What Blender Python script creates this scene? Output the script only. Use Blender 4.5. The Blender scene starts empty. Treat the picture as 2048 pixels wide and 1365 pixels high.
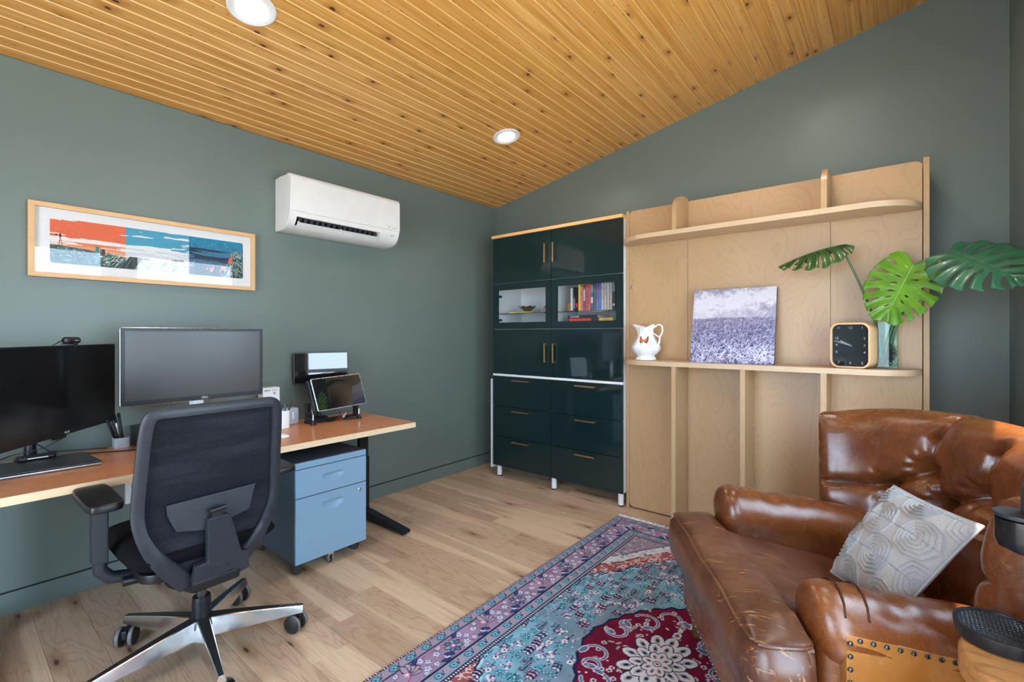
import bpy, bmesh, math, random
import numpy as np
from mathutils import Vector, Matrix
random.seed(7); RNG = np.random.default_rng(7)
PI = math.pi
SC = bpy.context.scene
COL = SC.collection
R = math.radians

# ------------------------------------------------------------------ camera, world, sun, window light, exposure
cam_d = bpy.data.cameras.new('camera')
cam = bpy.data.objects.new('camera', cam_d); COL.objects.link(cam)
cam.location = (2.9684, -3.3888, 1.2128)
cam.rotation_euler = (PI / 2, 0, R(39.277))
cam_d.sensor_width = 36.0
cam_d.lens = 36.0 * 939.31 / 2048
cam_d.shift_y = -14.2 / 2048
cam_d.clip_start = 0.05
SC.camera = cam

SKY_STRENGTH = 12.0
w = bpy.data.worlds.new('world'); SC.world = w; w.use_nodes = True
nt = w.node_tree
bg = nt.nodes['Background']
sky = nt.nodes.new('ShaderNodeTexSky')
sky.sky_type = 'HOSEK_WILKIE'
sky.sun_direction = Vector((0.29, -0.15, 0.94)).normalized()
sky.turbidity = 3.0; sky.ground_albedo = 0.5
mixw = nt.nodes.new('ShaderNodeMix'); mixw.data_type = 'RGBA'; mixw.inputs[0].default_value = 0.55
mixw.inputs[7].default_value = (0.64, 0.80, 1.0, 1)
nt.links.new(sky.outputs[0], mixw.inputs[6]); nt.links.new(mixw.outputs[2], bg.inputs[0])
bg.inputs[1].default_value = SKY_STRENGTH

sun_d = bpy.data.lights.new('sun', 'SUN'); sun_d.energy = 24.0; sun_d.angle = R(0.6); sun_d.color = (1.0, 0.93, 0.80)
sun = bpy.data.objects.new('sun', sun_d); COL.objects.link(sun)
sun.rotation_euler = Vector((-0.28, 0.09, -0.94)).to_track_quat('-Z', 'Y').to_euler()

def area(name, loc, direction, sx, sy, energy=1.0, color=(1, 1, 1), portal=False):
    d = bpy.data.lights.new(name, 'AREA'); d.shape = 'RECTANGLE'; d.size = sx; d.size_y = sy
    d.energy = energy; d.color = color
    o = bpy.data.objects.new(name, d); COL.objects.link(o); o.location = loc
    o.rotation_euler = Vector(direction).to_track_quat('-Z', 'Z').to_euler()
    if portal: d.cycles.is_portal = True
    return o
# the openings of the room act as portals for the sky
area('front_doorway_portal', (2.2, -5.22, 1.17), (0, 1, 0), 1.9, 2.34, portal=True)
area('right_window_portal', (3.44, -1.55, 1.20), (-1, 0, 0), 1.04, 1.80, portal=True)
area('second_window_portal', (3.44, -2.785, 1.20), (-1, 0, 0), 1.03, 1.80, portal=True)

vs = SC.view_settings
SC.display_settings.display_device = 'sRGB'
vs.view_transform = 'Standard'; vs.look = 'None'; vs.gamma = 1.0; vs.use_curve_mapping = False
vs.exposure = 0.50
cy = SC.cycles
cy.use_denoising = True
cy.max_bounces = 10; cy.diffuse_bounces = 6; cy.glossy_bounces = 4; cy.transmission_bounces = 6; cy.transparent_max_bounces = 24
cy.caustics_reflective = False; cy.caustics_refractive = False
cy.sample_clamp_indirect = 6.0

# ------------------------------------------------------------------ node helpers and materials
def srgb(r, g, b):
    f = lambda c: (c / 255 / 12.92) if c / 255 <= 0.04045 else ((c / 255 + 0.055) / 1.055) ** 2.4
    return (f(r), f(g), f(b), 1.0)

class N:
    """small helper round a material node tree"""
    def __init__(s, name):
        s.m = bpy.data.materials.new(name); s.m.use_nodes = True
        s.t = s.m.node_tree; s.b = s.t.nodes['Principled BSDF']; s.out = s.t.nodes['Material Output']
    def n(s, typ, **kw):
        n = s.t.nodes.new(typ)
        for k, v in kw.items(): setattr(n, k, v)
        return n
    def l(s, a, b): s.t.links.new(a, b)
    def set(s, **kw):
        for k, v in kw.items(): s.b.inputs[k.replace('_', ' ')].default_value = v
    def obj(s, scale=(1, 1, 1), rnd=0.0, rot=(0, 0, 0)):
        tc = s.n('ShaderNodeTexCoord'); mp = s.n('ShaderNodeMapping')
        mp.inputs['Scale'].default_value = scale; mp.inputs['Rotation'].default_value = rot
        src = tc.outputs['Object']
        if rnd:
            oi = s.n('ShaderNodeObjectInfo'); vm = s.n('ShaderNodeVectorMath', operation='MULTIPLY')
            cx = s.n('ShaderNodeCombineXYZ')
            for i, k in enumerate((1.0, 0.71, 0.37)):
                mm = s.n('ShaderNodeMath', operation='MULTIPLY'); mm.inputs[1].default_value = rnd * k * 7.3
                s.l(oi.outputs['Random'], mm.inputs[0]); s.l(mm.outputs[0], cx.inputs[i])
            va = s.n('ShaderNodeVectorMath', operation='ADD'); s.l(src, va.inputs[0]); s.l(cx.outputs[0], va.inputs[1])
            src = va.outputs[0]
        s.l(src, mp.inputs['Vector']); return mp.outputs['Vector']
    def noise(s, vec, scale, detail=3.0, rough=0.5, dist=0.0):
        n = s.n('ShaderNodeTexNoise'); n.inputs['Scale'].default_value = scale; n.inputs['Detail'].default_value = detail
        n.inputs['Roughness'].default_value = rough; n.inputs['Distortion'].default_value = dist
        if vec is not None: s.l(vec, n.inputs['Vector'])
        return n.outputs['Fac']
    def voro(s, vec, scale=1.0, dim='3D', feature='F1'):
        n = s.n('ShaderNodeTexVoronoi', voronoi_dimensions=dim, feature=feature); n.inputs['Scale'].default_value = scale
        s.l(vec, n.inputs['Vector']); return n.outputs['Distance']
    def ramp(s, fac, stops, interp='LINEAR'):
        r = s.n('ShaderNodeValToRGB'); cr = r.color_ramp; cr.interpolation = interp
        while len(cr.elements) < len(stops): cr.elements.new(0.5)
        for e, (p, c) in zip(cr.elements, stops):
            e.position = p; e.color = c if len(c) == 4 else (*c, 1)
        s.l(fac, r.inputs[0]); return r.outputs['Color']
    def fr(s, fac, a, b, lo=0.0, hi=1.0):
        m = s.n('ShaderNodeMapRange'); m.inputs[1].default_value = a; m.inputs[2].default_value = b
        m.inputs[3].default_value = lo; m.inputs[4].default_value = hi
        s.l(fac, m.inputs[0]); return m.outputs[0]
    def math(s, op, a, b=None, c=None):
        m = s.n('ShaderNodeMath', operation=op)
        for i, v in enumerate((a, b, c)):
            if v is None: continue
            if isinstance(v, (int, float)): m.inputs[i].default_value = v
            else: s.l(v, m.inputs[i])
        return m.outputs[0]
    def mix(s, fac, a, b, blend='MIX'):
        m = s.n('ShaderNodeMix', data_type='RGBA', blend_type=blend)
        for i, v in ((0, fac), (6, a), (7, b)):
            if isinstance(v, (int, float)): m.inputs[i].default_value = v
            elif isinstance(v, tuple): m.inputs[i].default_value = v if len(v) == 4 else (*v, 1)
            else: s.l(v, m.inputs[i])
        return m.outputs[2]
    def base(s, c): s.l(c, s.b.inputs['Base Color'])
    def rough(s, f): s.l(f, s.b.inputs['Roughness'])
    def bump(s, h, strength=0.2, dist=0.002):
        b = s.n('ShaderNodeBump'); b.inputs['Strength'].default_value = strength; b.inputs['Distance'].default_value = dist
        s.l(h, b.inputs['Height']); s.l(b.outputs[0], s.b.inputs['Normal'])

def plain(name, col, rough=0.5, metal=0.0, var=0.08, scale=30.0, bump=0.0, coat=0.0, spec=0.5):
    """a plain material with a little procedural variation in tone and gloss"""
    k = N(name); v = k.obj()
    f = k.noise(v, scale, 4)
    c = tuple(col[:3])
    lo = tuple(x * (1 - var) for x in c); hi = tuple(min(1, x * (1 + var)) for x in c)
    k.base(k.ramp(f, [(0.3, lo), (0.7, hi)]))
    k.rough(k.fr(f, 0.3, 0.7, max(0.02, rough * 0.9), min(1, rough * 1.1)))
    k.set(Metallic=metal, Specular_IOR_Level=spec)
    if coat: k.set(Coat_Weight=coat, Coat_Roughness=0.04)
    if bump: k.bump(k.noise(v, scale * 8, 2), bump, 0.0006)
    return k.m

def vcol_mat(name, rough=0.6, bumpscale=0, bump=0.3, spec=0.4):
    k = N(name); a = k.n('ShaderNodeVertexColor', layer_name='Col')
    v = k.obj(); f = k.noise(v, 90, 3)
    k.base(k.mix(k.fr(f, 0.3, 0.7, 0.0, 0.10), a.outputs['Color'], (0.02, 0.02, 0.02, 1)))
    k.set(Roughness=rough, Specular_IOR_Level=spec)
    if bumpscale: k.bump(k.noise(v, bumpscale, 2), bump, 0.003)
    return k.m

def glass_mat(name, tint=(1, 1, 1), refl=1.0, rough=0.0, ior=1.5):
    """thin clear sheet: straight-through transparency plus a fresnel reflection"""
    k = N(name); k.t.nodes.remove(k.b)
    tr = k.n('ShaderNodeBsdfTransparent'); tr.inputs[0].default_value = (*tint, 1)
    gl = k.n('ShaderNodeBsdfGlossy'); gl.inputs['Roughness'].default_value = rough
    fz = k.n('ShaderNodeLayerWeight'); fz.inputs['Blend'].default_value = 0.5; f0 = ((ior - 1) / (ior + 1)) ** 2
    mx = k.n('ShaderNodeMixShader')
    k.l(k.math('MULTIPLY', k.math('ADD', k.math('MULTIPLY', k.math('POWER', fz.outputs['Facing'], 5.0), 1 - f0), f0), refl), mx.inputs[0]); k.l(tr.outputs[0], mx.inputs[1]); k.l(gl.outputs[0], mx.inputs[2])
    k.l(mx.outputs[0], k.out.inputs['Surface']); return k.m

def emit_mat(name, col, strength):
    k = N(name); k.set(Base_Color=(0.8, 0.8, 0.8, 1), Emission_Color=(*col, 1), Emission_Strength=strength); return k.m

def wood_mat(name, light, dark, along='z', stretch=10.0, ring=9.0, line=0.35, rough=0.42, rnd=1.0, contour=0.0, fine=0.25, coat=0.0):
    """wood: fine fibres along one axis, plus closed cathedral contours"""
    k = N(name)
    sc = {'x': (1 / stretch, 1, 1), 'y': (1, 1 / stretch, 1), 'z': (1, 1, 1 / stretch)}[along]
    v = k.obj(sc, rnd)
    fib = k.noise(v, 160, 3, 0.6)
    big = k.noise(v, ring, 2, 0.45, 0.4)
    s = k.math('FRACT', k.math('MULTIPLY', big, contour if contour else 14.0))
    tri = k.math('ABSOLUTE', k.math('SUBTRACT', s, 0.5))
    ln = k.fr(tri, 0.0, 0.16, 1.0, 0.0)
    tone = k.fr(k.noise(v, ring * 0.6, 2), 0.3, 0.7, 0.0, 1.0)
    c = k.mix(tone, light, tuple(light[i] * 0.82 + dark[i] * 0.18 for i in range(3)))
    c = k.mix(k.math('MULTIPLY', ln, line), c, dark)
    c = k.mix(k.fr(fib, 0.35, 0.75, 0.0, fine), c, dark)
    k.base(c); k.rough(k.fr(fib, 0.3, 0.7, rough * 0.85, rough * 1.15))
    k.bump(fib, 0.06, 0.001)
    if coat: k.set(Coat_Weight=coat, Coat_Roughness=0.15)
    return k.m

def wall_mat():
    k = N('green_wall_paint'); v = k.obj()
    f = k.noise(v, 1.3, 3); g = k.noise(v, 260, 2)
    k.base(k.mix(k.fr(f, 0.3, 0.7), (0.140, 0.180, 0.164, 1), (0.152, 0.193, 0.177, 1)))
    k.rough(k.fr(f, 0.3, 0.7, 0.36, 0.44)); k.set(Specular_IOR_Level=0.45)
    k.bump(g, 0.10, 0.0015); return k.m

def pine_mat():
    k = N('knotty_pine'); v = k.obj((1, 1, 1), 1.0)
    def sc(x, y, z):
        m = k.n('ShaderNodeMapping'); m.inputs['Scale'].default_value = (x, y, z); k.l(v, m.inputs['Vector']); return m.outputs[0]
    wob = k.noise(sc(6, 1.2, 6), 2.0, 2)
    grain = k.noise(sc(40, 0.9, 40), 1.6, 4, 0.6, 0.6)
    fib = k.noise(sc(220, 5, 220), 1.0, 2)
    kv = k.voro(sc(5.2, 3.0, 1), 1.0, '2D'); kd = k.math('ADD', kv, k.math('MULTIPLY', k.math('SUBTRACT', fib, 0.5), 0.05))
    sv = k.voro(sc(11, 4.6, 1), 1.0, '2D')
    c = k.ramp(grain, [(0.28, (0.43, 0.185, 0.036)), (0.46, (0.63, 0.325, 0.085)), (0.72, (0.76, 0.46, 0.16))])
    oi = k.n('ShaderNodeObjectInfo')
    c = k.mix(k.fr(oi.outputs['Random'], 0, 1, 0.0, 0.35), c, (0.50, 0.22, 0.04, 1))
    c = k.mix(k.fr(fib, 0.45, 0.8, 0, 0.35), c, (0.42, 0.17, 0.03, 1))
    c = k.mix(k.fr(kd, 0.045, 0.17, 0.6, 0.0), c, (0.33, 0.115, 0.018, 1))
    c = k.mix(k.fr(kd, 0.028, 0.046, 0.95, 0.0), c, (0.075, 0.022, 0.006, 1))
    c = k.mix(k.fr(sv, 0.016, 0.036, 0.8, 0.0), c, (0.11, 0.035, 0.008, 1))
    k.base(c); k.set(Roughness=0.33, Specular_IOR_Level=0.45)
    k.bump(grain, 0.05, 0.001); return k.m

def pine_sheen():
    k = N('painted_pine_sheen'); v = k.obj((1, .1, 1), 1.0); f = k.noise(v, 60, 3)
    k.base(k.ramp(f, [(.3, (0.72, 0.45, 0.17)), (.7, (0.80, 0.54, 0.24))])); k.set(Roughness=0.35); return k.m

def oak_mat():
    k = N('oak_plank'); v = k.obj((1, 1, 1), 1.0)
    def sc(x, y, z):
        m = k.n('ShaderNodeMapping'); m.inputs['Scale'].default_value = (x, y, z); k.l(v, m.inputs['Vector']); return m.outputs[0]
    oi = k.n('ShaderNodeObjectInfo')
    big = k.noise(sc(1.5, 9, 9), 1.0, 2, 0.5, 0.5)
    s = k.math('ABSOLUTE', k.math('SUBTRACT', k.math('FRACT', k.math('MULTIPLY', big, 13.0)), 0.5))
    fib = k.noise(sc(4, 200, 200), 1.0, 3)
    pore = k.noise(sc(9, 320, 320), 1.0, 2)
    c = k.mix(oi.outputs['Random'], (0.55, 0.405, 0.285, 1), (0.43, 0.305, 0.205, 1))
    c = k.mix(k.fr(s, 0.0, 0.2, 0.38, 0.0), c, (0.27, 0.145, 0.07, 1))
    sap = k.noise(sc(0.42, 8.5, 8.5), 1.0, 2, 0.4, 0.3)
    c = k.mix(k.fr(sap, 0.565, 0.60, 0.0, 0.75), c, (0.68, 0.52, 0.36, 1))
    c = k.mix(k.fr(fib, 0.45, 0.8, 0.0, 0.35), c, (0.30, 0.17, 0.085, 1))
    c = k.mix(k.fr(pore, 0.60, 0.72, 0.0, 0.4), c, (0.20, 0.11, 0.05, 1))
    kv = k.voro(sc(1.5, 5.5, 1), 1.0, '2D')
    c = k.mix(k.fr(kv, 0.06, 0.22, 0.6, 0.0), c, (0.24, 0.125, 0.06, 1))
    c = k.mix(k.fr(kv, 0.02, 0.05, 0.9, 0.0), c, (0.06, 0.03, 0.015, 1))
    k.base(c); k.rough(k.fr(fib, 0.3, 0.7, 0.40, 0.52)); k.bump(fib, 0.06, 0.0008); return k.m

def leather_mat(name, c1, c2, c3, wear, rough=0.33, bump=0.25):
    k = N(name); v = k.obj()
    big = k.noise(v, 5.5, 4, 0.6); mid = k.noise(v, 26, 4, 0.6)
    scr = k.noise(k.obj((3.0, 40, 14), rot=(0.5, 0.9, 0.6)), 3.0, 3, 0.6, 1.5)
    fine = k.voro(v, 420)
    c = k.ramp(big, [(0.3, c1), (0.5, c2), (0.72, c3)])
    c = k.mix(k.fr(mid, 0.5, 0.75, 0.0, 0.45), c, c1)
    c = k.mix(k.math('MULTIPLY', k.fr(scr, 0.58, 0.68, 0.0, 1.0), k.fr(mid, 0.35, 0.7, 0.0, wear)), c, (0.50, 0.26, 0.12, 1))
    k.base(c)
    k.rough(k.math('ADD', k.fr(mid, 0.3, 0.7, rough * 0.8, rough * 1.25), k.math('MULTIPLY', k.fr(scr, 0.5, 0.7, 0, 1), 0.12 * wear)))
    k.set(Specular_IOR_Level=0.6, Coat_Weight=0.35, Coat_Roughness=0.28)
    k.bump(k.math('ADD', k.math('MULTIPLY', fine, 0.25), mid), bump, 0.003); return k.m

MAT = {
    'wall': wall_mat(), 'pine': pine_mat(), 'pine_sheen': pine_sheen(), 'oak': oak_mat(),
    'maple': wood_mat('maple_veneer', (0.47, 0.30, 0.155), (0.33, 0.185, 0.08), 'z', 3.2, 3.6, 0.26, 0.38, 1.0, 26.0, 0.10),
    'maple_edge': wood_mat('maple_edge', (0.58, 0.42, 0.27), (0.45, 0.29, 0.165), 'x', 9, 6, 0.10, 0.42, 1.0, 10.0, 0.15),
    'beech_top': wood_mat('desk_laminate', (0.62, 0.275, 0.125), (0.46, 0.18, 0.075), 'y', 14, 9, 0.25, 0.30, 1.0, 9.0, 0.35),
    'beech_edge': wood_mat('desk_edge', (0.86, 0.66, 0.42), (0.72, 0.50, 0.28), 'y', 10, 6, 0.15, 0.40, 1.0, 8.0, 0.2),
    'oak_frame': wood_mat('frame_oak', (0.72, 0.44, 0.21), (0.52, 0.29, 0.12), 'y', 12, 10, 0.2, 0.45, 1.0, 8.0, 0.3),
    'cap_wood': wood_mat('cabinet_cap_wood', (0.80, 0.47, 0.19), (0.6, 0.30, 0.1), 'x', 12, 8, 0.2, 0.4, 1.0, 8.0, 0.25),
    'clock_wood': wood_mat('clock_wood', (0.76, 0.50, 0.26), (0.58, 0.34, 0.16), 'z', 8, 20, 0.2, 0.42, 1.0, 9.0, 0.2),
    'acacia': wood_mat('acacia_round_table', (0.50, 0.235, 0.075), (0.15, 0.055, 0.018), 'x', 5, 9, 0.55, 0.38, 1.0, 12.0, 0.4),
    'green_gloss': plain('dark_green_lacquer', (0.0085, 0.0205, 0.0215), 0.045, 0, 0.06, 3, spec=0.42),
    'white_lam': plain('white_laminate', (0.78, 0.79, 0.80), 0.35, 0, 0.03, 8),
    'white_plastic': plain('white_plastic', (0.80, 0.80, 0.79), 0.32, 0, 0.03, 10),
    'grey_plastic': plain('pale_grey_plastic', (0.42, 0.44, 0.47), 0.4, 0, 0.05, 10),
    'black_plastic': plain('black_plastic', (0.008, 0.008, 0.010), 0.38, 0, 0.15, 60, 0.08),
    'dark_plastic': plain('charcoal_plastic', (0.021, 0.025, 0.032), 0.45, 0, 0.12, 40, 0.1),
    'black_metal': plain('black_powder_coat', (0.010, 0.012, 0.016), 0.35, 0.2, 0.15, 60, 0.06),
    'screen_black': plain('black_screen', (0.004, 0.004, 0.006), 0.16, 0, 0.1, 5),
    'screen_matt': plain('matt_grey_screen', (0.040, 0.038, 0.034), 0.30, 0, 0.05, 4, spec=0.6),
    'screen_mirror': plain('glossy_screen', (0.006, 0.007, 0.009), 0.02, 0, 0.1, 5, coat=1.0, spec=0.8),
    'silver': plain('brushed_silver', (0.62, 0.63, 0.65), 0.28, 0.9, 0.05, 80),
    'chrome': plain('polished_aluminium', (0.80, 0.80, 0.81), 0.20, 1.0, 0.04, 20),
    'chrome_dark': plain('dark_polished_aluminium', (0.10, 0.10, 0.10), 0.25, 0.8, 0.2, 30),
    'brass': plain('brushed_brass', (0.62, 0.42, 0.21), 0.30, 1.0, 0.06, 90),
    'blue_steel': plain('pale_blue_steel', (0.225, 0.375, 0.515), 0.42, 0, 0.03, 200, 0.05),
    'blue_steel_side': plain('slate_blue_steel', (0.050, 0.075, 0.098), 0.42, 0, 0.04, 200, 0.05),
    'laptop': plain('space_grey_aluminium', (0.10, 0.10, 0.115), 0.38, 0.8, 0.05, 60),
    'laptop_edge': plain('laptop_side_aluminium', (0.45, 0.45, 0.48), 0.35, 0.8, 0.05, 60),
    'porcelain': plain('white_porcelain', (0.84, 0.84, 0.85), 0.12, 0, 0.02, 10, coat=0.6),
    'rubber': plain('caster_rubber', (0.018, 0.017, 0.016), 0.5, 0, 0.1, 60),
    'caster_ring': plain('caster_grey_ring', (0.16, 0.15, 0.14), 0.5, 0, 0.2, 60),
    'seat_fabric': plain('black_seat_fabric', (0.004, 0.0045, 0.006), 0.9, 0, 0.3, 150, 0.4, spec=0.15),
    'clockface': plain('clock_face_dark', (0.020, 0.024, 0.030), 0.06, 0, 0.1, 5, coat=1.0),
    'num_grey': plain('numeral_grey', (0.45, 0.46, 0.47), 0.4, 0, 0.05, 5),
    'matboard': plain('white_mat_board', (0.80, 0.80, 0.80), 0.7, 0, 0.02, 60),
    'black': plain('flat_black', (0.003, 0.003, 0.003), 0.6, 0, 0.1, 20),
    'nail': plain('antique_nail_head', (0.10, 0.105, 0.11), 0.22, 0.9, 0.15, 80),
    'leather': leather_mat('worn_brown_leather', (0.095, 0.023, 0.005), (0.150, 0.040, 0.009), (0.215, 0.068, 0.015), 0.35, 0.26),
    'leather_seat': leather_mat('worn_seat_leather', (0.060, 0.017, 0.007), (0.10, 0.030, 0.011), (0.155, 0.055, 0.022), 1.0, 0.34),
    'leather_tan': leather_mat('tan_side_leather', (0.24, 0.082, 0.014), (0.34, 0.130, 0.024), (0.42, 0.18, 0.042), 0.5, 0.36),
    'piping': plain('dark_leather_piping', (0.05, 0.016, 0.006), 0.4, 0, 0.2, 60),
    'glass': glass_mat('clear_glass'),
    'picture_glass': glass_mat('picture_glass', (1, 1, 1), 1.0),
    'vase_glass': glass_mat('vase_glass', (0.88, 0.96, 0.94), 0.55, 0.0, 1.5),
    'water': glass_mat('vase_water', (0.92, 0.97, 0.95), 0.4, 0.0, 1.33),
    'window_glass': glass_mat('window_glass', (0.98, 1, 0.99)),
    'shelf_glass': glass_mat('shelf_glass', (0.55, 0.68, 0.66), 1.2),
    'stem': plain('plant_stem', (0.045, 0.115, 0.03), 0.4, 0, 0.3, 25),
    'root': plain('plant_root', (0.035, 0.022, 0.012), 0.7, 0, 0.4, 60),
    'fringe': plain('rug_fringe_cotton', (0.78, 0.78, 0.80), 0.9, 0, 0.1, 60),
    'deck': plain('pale_deck', (0.55, 0.53, 0.50), 0.7, 0, 0.1, 6),
    'red': plain('red_tin', (0.30, 0.05, 0.04), 0.4, 0, 0.2, 60),
    'yellow_cloth': plain('yellow_cloth', (0.75, 0.52, 0.06), 0.7, 0, 0.15, 40),
    'bowl_wood': plain('carved_bowl_wood', (0.07, 0.035, 0.008), 0.45, 0, 0.4, 60),
    'brown_box': plain('orange_wood_box', (0.36, 0.15, 0.045), 0.5, 0, 0.25, 40),
    'paper': plain('book_paper', (0.72, 0.69, 0.62), 0.8, 0, 0.05, 200),
    'red_wire': plain('red_wire', (0.5, 0.03, 0.02), 0.4, 0, 0.1, 20),
    'lamp_trim': plain('downlight_trim', (0.82, 0.83, 0.84), 0.4, 0, 0.02, 10),
    'felt': plain('grey_felt', (0.36, 0.345, 0.34), 0.9, 0, 0.10, 220, 0.5),
    'pen_blue': plain('blue_pen', (0.03, 0.09, 0.16), 0.3, 0, 0.1, 20),
    'vent_dark': plain('vent_dark', (0.02, 0.02, 0.02), 0.6, 0, 0.1, 20),
    'text_grey': plain('printed_grey', (0.45, 0.45, 0.45), 0.5, 0, 0.05, 20),
    'text_dark': plain('printed_dark', (0.06, 0.06, 0.09), 0.5, 0, 0.05, 20),
    'text_white': plain('printed_white', (0.75, 0.75, 0.75), 0.5, 0, 0.05, 20),
}
MAT['lamp'] = emit_mat('downlight_lens', (1.0, 0.95, 0.88), 14.0)
def leaf_mat(name, a, b):
    k = N(name); v = k.obj(); f = k.noise(v, 14, 4); g = k.noise(v, 90, 2)
    c = k.ramp(f, [(0.3, a), (0.7, b)])
    k.base(c); k.set(Roughness=0.32, Specular_IOR_Level=0.5, Transmission_Weight=0.0, Coat_Weight=0.2)
    tl = k.n('ShaderNodeBsdfTranslucent'); k.l(c, tl.inputs[0]); mx = k.n('ShaderNodeMixShader'); mx.inputs[0].default_value = 0.35
    k.l(k.b.outputs[0], mx.inputs[1]); k.l(tl.outputs[0], mx.inputs[2]); k.l(mx.outputs[0], k.out.inputs['Surface'])
    return k.m
MAT['leaf_lime'] = leaf_mat('lime_leaf', (0.09, 0.27, 0.012), (0.19, 0.42, 0.022))
MAT['leaf_dark'] = leaf_mat('dark_leaf', (0.03, 0.085, 0.016), (0.06, 0.16, 0.03))
MAT['leaf_sky_sheen'] = leaf_mat('sky_sheen_leaf', (0.035, 0.16, 0.085), (0.06, 0.23, 0.11))  # green shifted towards blue to paint in the reflected sky
MAT['vein'] = plain('leaf_vein', (0.26, 0.48, 0.08), 0.4, 0, 0.1, 20)
def mesh_fabric():
    k = N('chair_mesh_fabric'); v = k.obj((1, 0.25, 1))
    f = k.noise(v, 14, 4, 0.6); w_ = k.noise(k.obj((1, 0.12, 1), rot=(0.16, 0, 0)), 20, 3); g = k.noise(k.obj(), 420, 2)
    c = k.ramp(f, [(0.35, (0.004, 0.005, 0.008)), (0.65, (0.017, 0.019, 0.026))])
    c = k.mix(k.fr(w_, 0.5, 0.62, 0.0, 0.7), c, (0.004, 0.005, 0.008, 1))
    c = k.mix(k.fr(g, 0.5, 0.7, 0.0, 0.35), c, (0.05, 0.055, 0.068, 1))
    k.base(c); k.set(Roughness=0.75, Specular_IOR_Level=0.25); k.bump(g, 0.35, 0.001); return k.m
MAT['mesh'] = mesh_fabric()

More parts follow.
